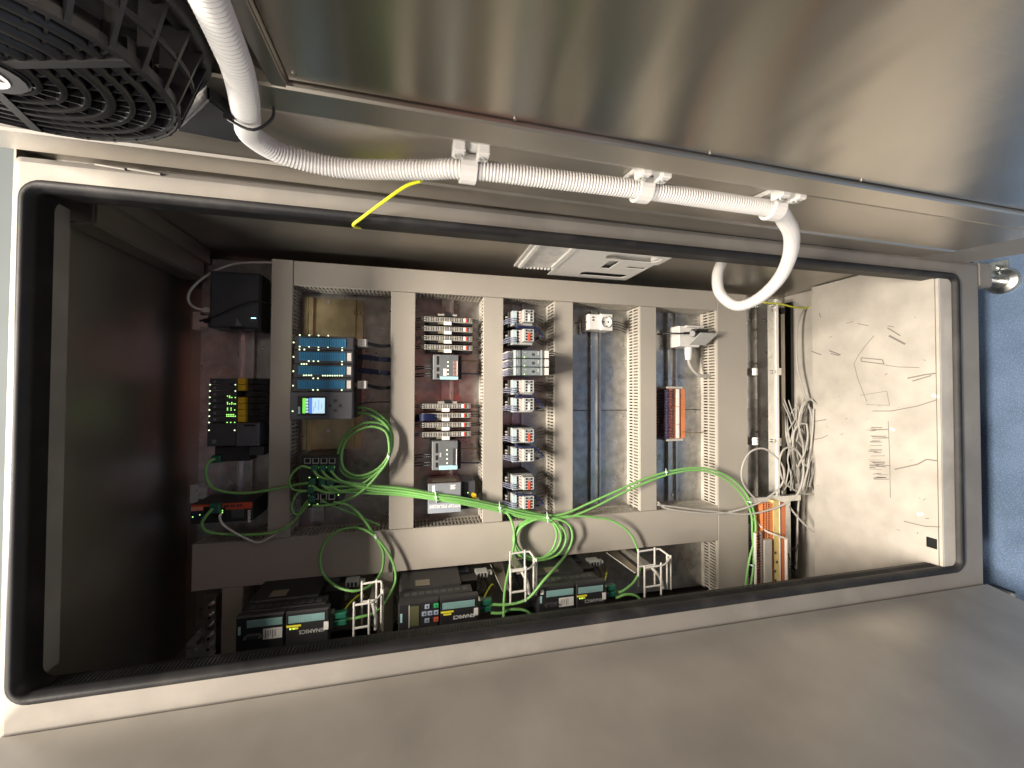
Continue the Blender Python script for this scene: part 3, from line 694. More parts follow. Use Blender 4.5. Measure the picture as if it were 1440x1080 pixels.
# ---- programmable controller
DC = .292
t = Thing('programmable_controller', 'modular controller with four blue cards and a lit colour display', 'controller', P(450, 590, .42))
u0, u1 = P(411, 520, DC)[0], P(497, 520, DC)[0]; vtop = P(450, 472, DC)[1]; vbot = P(450, 590, DC)[1]; mw = (P(450, 550.5, DC)[1] - vtop) / 4
ys = [472, 491.7, 511.4, 531.1, 550.5]
for i in range(4):
    v0 = vtop + mw * i
    md = t.part('io_card', MB().box(u0 - .0012 * i + .004, u1 - .0005 * i, v0 + .0004, v0 + mw - .0004, DC, .4135, .002), dgrey)
    t.part('blue_cover', MB().box(P(421 - i * .6, 500, DC)[0], P(487 - i * .3, 500, DC)[0], v0 + mw * .175, v0 + mw * .80, DC - .002, DC + .001, .001), bluec, md)
    g = MB()
    for k in range(19): x = 423.5 + k * 3.3; p = P(x, 500, DC)[0]; g.box(p, p + .0005, v0 + mw * .2, v0 + mw * .77, DC - .0024, DC - .0019)
    t.part('cover_print', g, navy, md, stuff=True)
    if i: t.part('marker', MB().box(P(488.2, 500, DC)[0], P(494, 500, DC)[0], v0 + mw * .2, v0 + mw * .78, DC - .0008, DC + .001), paper, md)
    L_ = [[(413, 481.5), (421.6, 471.2), (435, 471.4), (448, 471.8), (461.6, 472), (421.4, 487.3), (434.6, 487.6), (447.8, 487.8), (461.2, 488), (481.3, 488.4)],
          [(412.8, 501.8), (421.2, 491.5), (428, 491.5), (447.8, 491.8), (481.2, 492.4), (434.3, 507.7), (441, 507.7), (447.5, 507.8), (481, 508.2)],
          [(412.5, 522), (424.2, 511.9), (427.6, 511.9), (431, 511.9), (480.9, 512.5)] + [(427.3 + 3.5 * k, 527.8) for k in range(4)] + [(454 + 3.38 * k, 528.2) for k in range(9)],
          [(412.1, 542.3), (440.6, 532), (447.2, 532), (440.3, 548.3), (446.9, 548.3), (480.6, 548.5)]][i]
    t.part('status_light', leds(MB(), L_, DC - .0004, .0018), ledw, md)
cp = t.part('processor', MB().box(u0 - .004, u1 - .001, vtop + 4 * mw + .0006, vbot, DC - .001, .4135, .002), M('cpu_grey', (.075, .08, .092), .42, 0, .08, 40))
t.part('display_glass', MB().pbox(418.5, 557, 459, 584, DC - .0018, DC, .0005), blackp, cp)
t.part('screen_bar', MB().pbox(425.5, 560, 430, 581.2, DC - .0024, DC - .0017), scrg, cp)
t.part('screen_rail', MB().pbox(434.3, 559.6, 439, 581.2, DC - .0024, DC - .0017), scrb, cp)
t.part('screen', MB().pbox(439.1, 559.6, 456.5, 581.2, DC - .0024, DC - .0017), scrw, cp)
g = MB()
for k in range(5): p = P(432.2, 562 + k * 4.2, DC); g.disc(p[0], p[1], DC - .0024, .0028, .0005, 10)
t.part('screen_icons', g, scrw, cp)
g = MB()
for (x0, y0, x1, y1) in ((441, 572, 441.6, 579), (443.2, 565, 443.8, 574), (448, 562, 448.5, 577), (452, 568, 452.5, 575)): g.pbox(x0, y0, x1, y1, DC - .0028, DC - .0024)
t.part('screen_text', g, scrb, cp)
t.part('status_light', leds(MB(), [(411.6, 578.2)], DC - .001, .0018), ledw, cp)
t.part('brand_field', MB().pbox(419.2, 572, 422, 582, DC - .0022, DC - .0016), tealb, cp)
for (x, y, dx, dy) in ((471.2, 563.7, 0, -1), (464, 570.5, -1, 0), (478.5, 570.5, 1, 0), (471.2, 577.3, 0, 1)):
    p = P(x, y, DC); s_ = .0026
    t.part('arrow_key', MB().box(p[0] - .004, p[0] + .004, p[1] - .004, p[1] + .004, DC - .002, DC, .0006), dgrey, cp)
    t.part('arrow_mark', MB().prism([(p[0] + dx * s_, p[1] + dy * s_, DC - .0022), (p[0] - dx * s_ * .6 - dy * s_, p[1] - dy * s_ * .6 + dx * s_, DC - .0022), (p[0] - dx * s_ * .6 + dy * s_, p[1] - dy * s_ * .6 - dx * s_, DC - .0022)], (0, 0, .0001)), holes, cp)
for k, y in enumerate((482, 541)):
    t.part('cable_clip', MB().pbox(502.5, y - 5.5, 515, y + 5.5, DC + .02, DC + .05, .001), white)
    g = MB(); [g.disc(*P(508.3, y + dy, DC + .02)[:2], DC + .0195, .0012, .0006, 8) for dy in (-2, 2)]
    t.part('clip_hole', g, holes)
    t.part('plug', MB().pbox(497.5, y - 3, 502.4, y + 3, DC + .02, DC + .045), brownw)
    for j in range(4): t.part('wire', MB().tube([P(514, y - 2 + j, DC + .04), P(525, y + 1 + j * 1.3, DC + .05), P(538, y + 3 + j * 1.2, DC + .06), P(553, y + 2 + j, DC + .09)], .0014, 5, 4), blackw if k else dgrey)
for k, y in enumerate((503, 522)):
    for j in range(6): 
        a_ = j * 1.05; t.part('wire', MB().tube([P(497, y - 4 + 1.6 * j, DC + .05), P(507, y - 1 + 2.2 * math.sin(a_), DC + .045 + .005 * math.cos(a_)), P(520, y + 2.6 * math.sin(a_ + 1), DC + .048 + .005 * math.cos(a_ + 1)), P(535, y + 2 + 2.2 * math.sin(a_ + 2), DC + .055 + .005 * math.cos(a_ + 2)), P(553, y + 3 + 2 * math.sin(a_ + 3), DC + .09)], .0026, 5, 4), navy)
    for x in (509, 521, 533): t.part('wire_tie', MB().tube([P(x, y - 4.5, DC + .044), P(x + 1, y, DC + .040), P(x, y + 5.5, DC + .046)], .0011, 5, 3), blackp)
t.part('front_connector', MB().box(u1, u1 + .004, vtop + .004, vbot - .003, DC + .03, .41), blackp)
t.part('wire', MB().tube([P(498, 569, DC + .05), P(520, 566, DC + .06), P(553, 565, DC + .09)], .0018, 5, 4), blackw)

# ---- network switch: two 2x4 port blocks
DS = .335
t = Thing('network_switch', 'black network switch with metal framed ports full of green cables', 'switch', P(446, 690, BACK))
a, b = P(424, 641, DS), P(476, 712, DS)
t.part('case', MB().box(a[0], b[0], a[1], b[1], DS, BACK - .014, .0015), M('switch_case', (.022, .025, .028), .42, 0, .2, 40))
port = 0
for r_, (y0, y1) in enumerate(((644.5, 652), (671.5, 679), (695, 702.5), (703.5, 707.5))):
    for c_ in range(4):
        if r_ == 1 and c_ < 2: continue
        if r_ == 3 and c_ != 2: continue
        if r_ == 2 and c_ == 0: continue
        x = 427.8 + c_ * 11.6 - (.5 if r_ > 1 else 0)
        pt = t.part('port', MB().pbox(x, y0, x + 9, y1, DS - .0012, DS), zincm)
        t.part('port_opening', MB().pbox(x + 1.2, y0 + .4, x + 7.8, y1 - 1.4, DS - .0016, DS - .0013), holes, pt)
t.part('status_light', leds(MB(), [(435.6, 658), (447.3, 657.6), (458.7, 657.3), (470, 657), (435.2, 671.6), (447, 671.2), (435.2, 683.8), (434.8, 697.2), (476, 696), (434.7, 709.5), (446.5, 709)], DS - .001, .0016), ledg)
for (x, y) in ((441, 660), (452.5, 660), (464, 660), (438, 678), (452, 680), (463, 681), (436, 690), (437, 703)):
    t.part('network_plug', MB().pbox(x - 4, y - 5, x + 5, y + 4, DS - .014, DS - .0016, .002), dgreen)

# ---- terminal modules (two groups of four)
DT = .372
def term(label, x0, x1, y, group, first=None):
    h = 9.6
    a, b = P(x0, y, DT), P(x1, y + h, DT)
    if first:
        c = copy_tree(first[0].e); o = first[1]; c.location = W(a[0] + (first[0].o.x - o[0]), a[1] + (first[0].o.y - o[1]), first[0].o.z); tag(c, label, 'terminal module', group); return first
    t = Thing('terminal_module', label, 'terminal module', ((a[0] + b[0]) / 2, (a[1] + b[1]) / 2, BACK), group)
    w_ = b[0] - a[0]; hv = b[1] - a[1]
    t.part('socket_base', MB().box(a[0] + .004, b[0] + .002, a[1] + .001, b[1] + .006, DT + .02, BACK - .014), blackp)
    t.part('body', MB().box(a[0], b[0], a[1], b[1], DT, DT + .0195, .001), beige)
    g = MB()
    for grp in range(8):
        for c_ in range(2):
            for r_ in range(3):
                uu = a[0] + .004 + grp * w_ * .099 + c_ * w_ * .044; vv = a[1] + hv * (.10 + .29 * r_); g.box(uu, uu + w_ * .031, vv, vv + hv * .21, DT - .0005, DT + .0005)
    for c_ in range(2):
        for r_ in range(3): uu = a[0] + w_ * (.90 + .048 * c_); vv = a[1] + hv * (.10 + .29 * r_); g.box(uu, uu + w_ * .03, vv, vv + hv * .21, DT - .0005, DT + .0005)
    t.part('clamp_openings', g, holes, stuff=True)
    t.part('red_lever', MB().box(a[0] + w_ * .857, a[0] + w_ * .882, a[1] + .001, b[1] - .001, DT - .002, DT), redp)
    t.part('white_lever', MB().box(a[0] + w_ * .81, a[0] + w_ * .85, a[1] + .001, b[1] - .001, DT - .0015, DT), white)
    t.part('marker', MB().box(a[0] + w_ * .40, a[0] + w_ * .555, b[1] - .001, b[1] + .0085, DT - .003, DT + .002), paper)
    t.part('marker_holder', MB().box(a[0] + w_ * .29, a[0] + w_ * .395, b[1] + .0002, b[1] + .006, DT + .004, DT + .0199), M('holder_olive', (.14, .13, .09), .5))
    for k in range(2):
        t.part('wire', MB().tube([(b[0] - .002, a[1] + hv * (.3 + .4 * k), DT - .001), (b[0] + .010, a[1] + hv * (.3 + .4 * k), DT + .002), (b[0] + .03, a[1] + hv * (.4 + .5 * k), DT + .03)], .0012, 5, 4), blackw)
        t.part('wire', MB().tube([(a[0] + .003, a[1] + hv * (.3 + .4 * k), DT - .001), (a[0] - .008, a[1] + hv * (.3 + .4 * k), DT + .003), (a[0] - .03, a[1] + hv * (.4 + .5 * k), DT + .03)], .0013, 5, 4), blackw)
    return (t, a)
pos = ['topmost', 'second', 'third', 'fourth']
first = None
for i in range(4): first = term('beige terminal module, ' + ['outermost of the upper four, next to the long edge duct', 'second of the upper four counted from the long edge duct', 'third of the upper four counted from the long edge duct', 'touching the relay block with four brown keys'][i], 596.6, 664.5, 444.9 + 13.15 * i, 'beige terminal modules', first)
for i in range(4): term('beige terminal module, ' + ['first of the lower four below the bare rail gap', 'with a fan of dark blue wires entering it', 'third of the lower four, after the blue-wired one', 'touching the relay block next to the power supply'][i], 593.6, 662.8, 568 + 13.4 * i, 'beige terminal modules', first)
g = MB()
for k in range(9): g.tube([P(582, 586 + k * .9, .405), P(592, 583 + k * 1.1, .37), P(602, 582 + k * 1.1, .366), P(611 + (k % 3) * 2, 583 + k, .371)], .0013, 5, 4)
single('wire_fan', g, navy, 'fan of dark blue wires entering the second lower terminal module', 'wires', kind='stuff')
# end clamps on that rail
for k, (y, lab) in enumerate(((441, 'zinc rail end clamp above the upper terminal modules'), (564.5, 'zinc rail end clamp above the lower terminal modules'))):
    t = Thing('rail_clamp', lab, 'rail clamp', P(628, y, .43), 'rail end clamps'); t.part('clamp_body', MB().pbox(616, y, 643, y + 4, .398, .431, .001), beige); t.part('clamp_screw', MB().pbox(625, y - 2, 634, y + 3.9, .394, .3978), holes)

# ---- electronic fuse / relay blocks
def relay_block(label, x0, y0, x1, y1, brownkeys):
    D = .352
    t = Thing('relay_block', label, 'relay block', P((x0 + x1) / 2, y1, BACK), 'grey relay blocks with four green lights')
    w_, h = x1 - x0, y1 - y0
    b = t.part('case', MB().pbox(x0, y0, x1, y1, D, BACK - .014, .0015), mgrey)
    t.part('face', MB().pbox(x0 + w_ * .27, y0 + .5, x1 - .4, y1 - h * .14, D - .0018, D), M('relay_face', (.115, .125, .135), .45, 0, .1, 60), b)
    t.part('teal_strip', MB().pbox(x0 + w_ * .27, y1 - h * .13, x1 - .4, y1, D - .002, D), tealb, b)
    t.part('terminal_screw', MB().pbox(x0 + w_ * .13, y0 + h * .06, x0 + w_ * .22, y0 + h * .41, D - .001, D), holes, b)
    for f in (.5, .76): t.part('terminal_screw', MB().pbox(x0 + w_ * .13, y0 + h * f, x0 + w_ * .22, y0 + h * (f + .17), D - .001, D), holes, b)
    t.part('status_light', leds(MB(), [(x0 + w_ * .585, y0 + h * (.30 + .16 * k)) for k in range(4)], D - .0022, .0019), ledw, b, stuff=True)
    t.part('marker', MB().pbox(x0 + w_ * .40, y0 + h * .56, x0 + w_ * .53, y0 + h * .85, D - .0026, D - .0018), paper, b) if brownkeys else t.part('marker', MB().pbox(x0 + w_ * .29, y0 + h * .40, x0 + w_ * .36, y0 + h * .56, D - .0026, D - .0018), lgrey, b)
    for k in range(4):
        ky = y0 + h * (.25 + .155 * k); kk = t.part('key', MB().pbox(x0 + w_ * .80, ky, x0 + w_ * .985, ky + h * .14, D - .004, D - .0018, .0006), M('key_brown', (.26, .15, .13), .45) if brownkeys else dgrey, b)
    t.part('keys_edge', MB().pbox(x0 + w_ * .94, y0 + h * .26, x0 + w_ * .965, y0 + h * .84, D - .0044, D - .0039), whitei, b)
    t.part('side_terminals', MB().pbox(x1 + .2, y0 + 1, x1 + 4.5, y1 - 1, D + .02, BACK - .014), blackp)
    for f in (.47, .56, .76, .86): t.part('wire', MB().tube([P(x0 + 2, y0 + h * f, D + .02), P(x0 - 6, y0 + h * f - .4, D + .024), P(x0 - 28, y0 + h * (f + .02), D + .05)], .0017, 5, 4), blackw)
    t.part('wire', MB().tube([P(x1 + 3, y0 + h * .76, D + .02), P(x1 + 12, y0 + h * .76, D + .026), P(x1 + 30, y0 + h * .77, D + .05)], .0022, 6, 4), navy)
    t.part('wire', MB().tube([P(x1 + 3, y0 + h * .25, D + .02), P(x1 + 12, y0 + h * .25, D + .026), P(x1 + 30, y0 + h * .26, D + .05)], .0012, 5, 4), brownw)
relay_block('grey relay block with brown keys and a white marker above the bare rail gap', 609.5, 498.5, 644.5, 534, True)
relay_block('grey relay block with dark keys next to the power supply', 608, 621, 643.5, 660, False)

# ---- power supply
DPS = .335
t = Thing('power_supply', 'grey power supply lettered PSU8200 beneath the green cable bundle', 'power supply', P(630, 700, BACK))
a, b = P(602, 680, DPS), P(648, 719, DPS)
t.part('case', MB().box(a[0], b[0], a[1], b[1], DPS + .001, BACK - .014), M('psu_case', (.30, .22, .20), .33, .8, .12, 25))
fp_ = t.part('front', MB().box(a[0], b[0], a[1] + .0006, b[1], DPS - .004, DPS + .0008, .0015), M('psu_grey', (.20, .215, .24), .42, 0, .06, 40))
t.part('brand_band', MB().box(a[0] + .002, b[0] - .001, b[1] - .026, b[1] - .0006, DPS - .0046, DPS - .0039), M('psu_pale', (.29, .325, .38), .42), fp_)
t.part('lettering', text_mb(MB(), 'SITOP PSU8200', .0125, b[0] - .001, b[1] - .0222, DPS - .0049, 'flip'), whitei, fp_)
t.part('marker', MB().pbox(607.8, 683, 611.8, 693, DPS - .0048, DPS - .0039), paper, fp_)
g = MB()
for k in range(5): g.pbox(633 + (k % 2), 682 + k * 1.3, 641 - (k % 3), 682.5 + k * 1.3, DPS - .0046, DPS - .004)
t.part('small_print', g, whitei, fp_)
t.part('terminal_part', MB().box(b[0] + .0005, b[0] + .040, a[1] + .002, b[1] - .002, DPS + .012, BACK - .014), dgrey)
g = MB()
for k in range(8): g.box(b[0] + .003, b[0] + .010, a[1] + .004 + k * .0078, a[1] + .0085 + k * .0078, DPS + .0112, DPS + .0119)
t.part('terminal_openings', g, holes)
g = MB()
for k in range(9): g.box(a[0] - .0012, a[0] - .0004, a[1] + .005 + k * .0075, a[1] + .009 + k * .0075, DPS + .004, DPS + .05)
t.part('vent_slots', g, holes)
t.part('top_label', MB().box(a[0] + .012, b[0] - .008, a[1] - .0006, a[1] - .0001, DPS + .02, DPS + .055), M('label_olive', (.22, .20, .15), .5, .3, .2, 120))
t.part('yellow_cap', MB().disc(*P(666, 696, DPS + .01)[:2], DPS + .004, .0065, .014, 10).disc(*P(667, 699, DPS + .01)[:2], DPS + .006, .006, .01, 10), yellow)
t.part('status_light', leds(MB(), [(658, 693)], DPS + .011, .0016), ledg)

# ---- contactors
def contactor(label, y, red, first=None):
    D = .300
    a = P(736.2, y, D); b = P(751, y + 18, D)
    if first:
        c = copy_tree(first[0].e); c.location = W(*(first[0].o + Vector((a[0] - first[1][0], a[1] - first[1][1], 0)))); tag(c, label, 'contactor', 'contactors'); return c
    t = Thing('contactor', label, 'contactor', ((a[0] + b[0]) / 2, (a[1] + b[1]) / 2, BACK), 'contactors')
    hv = b[1] - a[1]; w_ = b[0] - a[0]
    body = t.part('body', MB().box(a[0] - .030, b[0] + .006, a[1] - .002, b[1] + .007, D + .052, BACK - .014, .001), blackp)
    t.part('terminal_deck', MB().box(a[0] - .024, b[0] + .004, a[1] - .001, b[1] + .006, D + .028, D + .0518, .001), lgrey)
    t.part('blue_edge', MB().box(a[0] - .0245, a[0] - .013, a[1] + .001, b[1] + .004, D + .024, D + .0279), M('pale_blue_plastic', (.40, .52, .58), .45))
    aux = t.part('auxiliary_block', MB().box(a[0], b[0], a[1], b[1], D, D + .0279, .001), lgrey)
    g = MB()
    for k in range(4):
        vv = a[1] + hv * (.06 + .235 * k)
        for f in (.20, .66): g.box(a[0] + w_ * f, a[0] + w_ * (f + .18), vv, vv + hv * .15, D - .0006, D + .0004)
        g.box(a[0] - .012, a[0] - .0065, vv + .001, vv + .001 + hv * .16, D + .0272, D + .0282)
    t.part('terminal_openings', g, holes)
    g = MB()
    for k in range(4): vv = a[1] + hv * (.06 + .235 * k); g.box(a[0] - .006, a[0] - .001, vv, vv + hv * .13, D + .016, D + .0279)
    t.part('copper_clips', g, M('clip_pink', (.55, .42, .38), .4))
    t.part('coil_contacts', MB().box(a[0] - .036, a[0] - .031, a[1] + .010, a[1] + .014, D + .06, D + .075).box(a[0] - .036, a[0] - .031, a[1] + .018, a[1] + .022, D + .06, D + .075).box(a[0] - .036, a[0] - .031, a[1] + .026, a[1] + .030, D + .06, D + .075), beige)
    t.part('marker', MB().box(a[0] + w_ * .40, a[0] + w_ * .62, a[1] + hv * (.32 if red else .38), a[1] + hv * .97, D - .0014, D), redp if red else paper, aux)
    t.part('slider', MB().box(a[0] + w_ * .42, a[0] + w_ * .60, a[1] + hv * .08, a[1] + hv * .26, D - .0008, D), mgrey, aux)
    for k in range(4):
        t.part('wire', MB().tube([(b[0] - .004, a[1] + hv * (.14 + .235 * k), D + .006), (b[0] + .010, a[1] + hv * (.16 + .22 * k), D + .02), (b[0] + .028, a[1] + hv * (.12 + .25 * k), D + .055), (b[0] + .052, a[1] + hv * (.1 + .3 * k), D + .08)], .0011, 5, 4), blackw)
    for k in range(3):
        t.part('wire', MB().tube([(a[0] - .010, a[1] + hv * (.65 + .16 * k), D + .026), (a[0] - .022, a[1] + hv * (.68 + .16 * k), D + .018), (a[0] - .034, a[1] + hv * (.66 + .17 * k), D + .03), (a[0] - .046, a[1] + hv * (.75 + .14 * k), D + .07)], .0014, 5, 5), navyl)
    return (t, a)
CY = [(435, 0), (462.3, 1), (534.5, 0), (560, 0), (604, 1), (631.5, 0), (671.5, 1), (698.5, 1)]
CL = ['grey contactor with white marker nearest the long edge duct', 'grey contactor with red marker next to the triple safety relays', 'grey contactor with white marker touching the triple safety relays', 'second white-marked contactor beyond the triple safety relays', 'red-marked contactor of the pair with one red and one white marker', 'white-marked contactor partnered with a red-marked one', 'red-marked contactor in the all-red pair, farther from the green cables', 'red-marked contactor half under the green cable bundle']
fw = fr_ = None
for (y, red), lab in zip(CY, CL):
    if red:
        if fr_ is None: fr_ = contactor(lab, y, 1)
        else: contactor(lab, y, 1, fr_)
    else:
        if fw is None: fw = contactor(lab, y, 0)
        else: contactor(lab, y, 0, fw)
for k, y in enumerate((458, 556.5, 627, 694)):
    g = MB()
    for j in range(0, 5, 2): g.tube([P(727, y + 6 - j, .330), P(724, y - 3 + j * .6, .318), P(730, y + .5 + j * .7, .312), P(742, y + 1 + j * .8, .310), P(753, y + 3 + j, .306), P(760 + j, y + 9 + j, .308), P(760 + j, y + 16, .312), P(752, y + 21 - j, .322)], .0013, 5, 5)
    single('jumper_wires', g, navy, 'bundle of blue jumper wires between ' + ['the two contactors nearest the long edge duct', 'the two white-marked contactors', 'the red-marked and white-marked contactor pair', 'the two red-marked contactors'][k], 'wires', group='jumper wires between contactors')
# ---- three safety relays
for i in range(3):
    D = .288; y0 = 492.3 + 12 * i; y1 = y0 + 11.7
    t = Thing('safety_relay', ['slim grey safety relay at the edge of its block of three beside the red-marked contactor', 'middle one of three slim grey safety relays', 'slim grey safety relay at the edge of its block of three beside white-marked contactors'][i], 'relay', P(750, y1, BACK), 'three grey safety relays')
    b = t.part('case', MB().pbox(722.5, y0, 764, y1, D, BACK - .014, .001), M('relay_slate', (.17, .20, .215), .42, 0, .08, 60))
    t.part('pale_edge', MB().pbox(722.6, y0 + .3, 725.4, y1 - .3, D - .0008, D + .001), M('pale_mint', (.52, .64, .62), .45), b)
    t.part('cover_gap', MB().pbox(732, y0 + .2, 733.3, y1 - .2, D - .0006, D), holes, b)
    t.part('clear_strip', MB().pbox(760.5, y0 + .3, 762.3, y1 - .3, D - .0008, D), lgrey, b)
    t.part('status_light', leds(MB(), [(737.5, y0 + 10)], D, .0016), ledg, b)
    c = P(749.5, y0 + 6.3, D); kn = t.part('dial', MB().disc(c[0], c[1], D - .0014, .0036, .0014, 12), dgrey, b)
    g = MB()
    for k in range(9): an = k * .698; g.box(c[0] + .0085 * math.cos(an) - .0008, c[0] + .0085 * math.cos(an) + .0008, c[1] + .0085 * math.sin(an) - .0008, c[1] + .0085 * math.sin(an) + .0008, D - .0004, D)
    t.part('dial_print', g, lgrey, b)
    t.part('small_print', MB().pbox(727, y0 + 2, 728, y0 + 9, D - .0004, D).pbox(756, y0 + 2, 758, y0 + 7, D - .0004, D).pbox(737, y0 + 3, 740, y0 + 4, D - .0004, D), lgrey, b)
    t.part('marker', MB().pbox(767.4, y0 + 1.2, 771.6, y1 - .6, D - .003, D + .02), paper)
    t.part('terminal_block', MB().pbox(764.5, y0 + 1, 772, y1 - .5, D + .004, BACK - .02), beige)
    t.part('terminal_block', MB().pbox(713.5, y0 + 1.5, 722.3, y1 - .3, D + .012, BACK - .02), lgrey)
    for k in range(4): t.part('wire', MB().tube([P(720, y0 + 2.5 + 2.3 * k, D + .011), P(714, y0 + 4 + 2.3 * k, D + .002), P(708.5, y0 + 6 + 2.2 * k, D + .02), P(706, y0 + 6 + 2.2 * k, D + .06)], .0014, 5, 5), navyl)
    for k in range(3): t.part('wire', MB().tube([P(770, y0 + 3 + 3 * k, D + .03), P(777, y0 + 3 + 3 * k, D + .035), P(781, y0 + 4 + 3 * k, D + .09)], .0015, 5, 4), blackw)

# ---- socket outlet
D = .372
t = Thing('socket_outlet', 'white rail-mounted socket outlet with an open round socket', 'socket', P(845, 453, BACK))
b = t.part('case', MB().pbox(828, 441.3, 861.5, 464.5, D + .006, BACK - .014, .002), white)
t.part('shoulder', MB().pbox(845, 441, 861.8, 465, D - .002, D + .0058, .002), white, b)
c = P(852.2, 452.8, D - .002); 
so = MB(); so.smooth = True; S = 24
def cc(r, d): return [(c[0] + r * math.cos(2 * math.pi * k / S), c[1] + r * math.sin(2 * math.pi * k / S), d) for k in range(S)]
loft(so, [cc(.0185, D - .0021), cc(.0185, D - .006), cc(.0168, D - .006), cc(.016, D - .0022), cc(.001, D - .0022)]); t.part('socket_rim', so, white, b)
g = MB(); [g.disc(c[0] + q_, c[1], D - .0030, .0026, .0006, 10) for q_ in (-.0075, .0075)]; t.part('socket_hole', g, holes, b)
t.part('earth_clip', MB().box(c[0] - .002, c[0] + .002, c[1] - .0155, c[1] - .012, D - .0045, D - .0022).box(c[0] - .002, c[0] + .002, c[1] + .012, c[1] + .0155, D - .0045, D - .0022), zincm, b)
t.part('switch_slot', MB().pbox(833, 445, 836, 447, D + .0052, D + .006).pbox(833, 449, 836, 451, D + .0052, D + .006), holes, b)
for k in range(4): t.part('wire', MB().tube([P(860, 452 + 3.4 * k, D + .02), P(870, 453 + 3.6 * k, D + .025), P(880, 457 + 3.6 * k, D + .05)], .0013, 5, 4), blackw)
t.part('wire', MB().tube([P(829, 453, D + .02), P(818, 453, D + .02), P(803, 455, D + .05)], .0012, 5, 4), blackw)

# ---- socket with raised lid, plug and gland
D = .368
t = Thing('socket_box', 'white socket box with its lid raised and a plug inserted', 'socket', P(970, 480, BACK))
b = t.part('case', MB().pbox(955, 458, 984, 488, D, BACK - .014, .002), white)
a1, a2, a3, a4 = P(969, 485, D - .002), P(985.5, 468.5, D - .045), P(1010, 471, D - .045), P(990, 487, D - .002)
lid = MB(); e1 = Vector(a2) - Vector(a1); e2 = Vector((P(992, 485, D - .002)[0] - a1[0], 0, 0)); nn = e1.cross(e2).normalized() * .003
lid.prism([a1, Vector(a1) + e1, Vector(a1) + e1 + e2, Vector(a1) + e2], nn); t.part('lid', lid, lgrey)
t.part('hood', MB().pbox(966, 457.5, 990, 461, D - .012, D - .0003, .001), white, b)
pl = t.part('plug', MB().cyl(P(973, 469, D - .001), P(973, 469, D - .03), .0115, 14, .0095), M('plug_grey', (.30, .30, .30), .4))
t.part('plug_body', MB().pbox(978, 462, 997, 468, D - .024, D - .002, .003), blackp, pl)
t.part('plug_lead', MB().tube([P(966, 468.5, D - .024), P(955, 469, D - .02), P(940, 469, D), P(924, 470, D + .03)], .0024, 7, 5), blackw, pl)
t.part('strain_relief', MB().cyl(P(969, 468.5, D - .024), P(962, 468.5, D - .022), .004, 8), blackw, pl)
gl = t.part('cable_gland', MB().cyl(P(968, 488, D + .02), P(968, 497, D + .02), .0125, 8).cyl(P(968, 497, D + .02), P(968, 506, D + .02), .012, 14, .0095), white)
t.part('gland_lead', MB().tube([P(968, 505, D + .02), P(970, 513, D + .02), P(976, 522, D + .022), P(986, 528.5, D + .024), P(1003, 528.5, D + .03), P(1012, 528.5, D + .05)], .0055, 8, 6), greyc, gl)

# ---- orange terminal row in the last column
D = .388
t = Thing('terminal_row', 'row of orange terminals with dark blue wires beside the slotted duct', 'terminal row', P(950, 618, BACK))
n_ = 32; ya, yb = 547, 616.5
for i in range(n_):
    y0 = ya + (yb - ya) * i / n_; y1 = ya + (yb - ya) * (i + .86) / n_
    tb = t.part('terminal', MB().pbox(945, y0, 963.5, y1, D, BACK - .014, .0006), orange)
    t.part('wire', MB().tube([P(948, (y0 + y1) / 2, D - .001), P(944, (y0 + y1) / 2 + .4, D - .009), P(937, (y0 + y1) / 2 + 1.5, D - .003), P(928, (y0 + y1) / 2 + 2, D + .02), P(921, (y0 + y1) / 2 + 2, D + .04)], .0016, 5, 3), navy, tb)
for k in range(3): t.part('marker_strip', MB().pbox(951.2, 547.3 + 25 * k, 955.4, min(616, 571.5 + 25 * k), D - .0022, D - .0002), paper)
t.part('bridge_gap', MB().pbox(955.8, 547.2, 957, 616, D - .001, D - .0001), holes)
for y in (543.5, 617): t.part('end_clamp', MB().pbox(938, y, 961, y + 3, D + .004, BACK - .014, .001), beige)
t.part('wire', MB().tube([P(961, 607, D - .001), P(970, 608.5, D + .004), P(983, 608.5, D + .01), P(995, 606, D + .03)], .0014, 5, 5), brownw)

# ---- big terminal assembly beside the bottom sheet
D = .33
t = Thing('terminal_assembly', 'tall terminal block of orange rows with a yellow strip under grey cables', 'terminal row', P(1088, 825, .44))
t.part('back_plate', MB().pbox(1063, 703, 1113, 870, D + .03, D + .035), zincm)
t.part('top_bracket', MB().pbox(1060, 700.5, 1126, 703.5, D + .012, D + .029), zincm)
cols = ((1072.5, 1078, orange), (1080, 1087, orange), (1098, 1105, M('terracotta', (.55, .17, .07), .5)))
for (x0, x1, mt) in cols:
    for i in range(38):
        y0 = 708 + i * 3.3
        tb = t.part('terminal', MB().pbox(x0, y0, x1, y0 + 2.8, D + .004, D + .0298, .0005), mt)
        if i < 24 and x0 < 1090: t.part('clamp_opening', MB().pbox(x0 + .3, y0 + .6, x0 + 2.0, y0 + 2.2, D + .0033, D + .0039), holes, tb)
t.part('yellow_strip', MB().pbox(1087.5, 704, 1096.5, 850, D + .002, D + .0298), M('pale_yellow', (.62, .50, .20), .5, 0, .25, 40))
t.part('white_bead', MB().pbox(1096.8, 706, 1098, 850, D - .001, D + .0298), white)
t.part('grey_cover', MB().pbox(1075, 760, 1086.5, 860, D - .008, D + .0035, .001), beige)
t.part('cover_edge', MB().pbox(1070.5, 748, 1073.2, 860, D - .006, D + .003), M('cover_brown', (.20, .15, .13), .5))
for x in (1063.7, 1107.5): t.part('white_post', MB().pbox(x - .9, 750 if x < 1100 else 758, x + .9, 860, D - .014, D - .005), white)
g = MB()
for k in range(5): x, y = 1090 + rnd.uniform(-1, 3), 776 + 13 * k; g.pbox(x, y, x + 2.5, y + 3, D + .0012, D + .002)
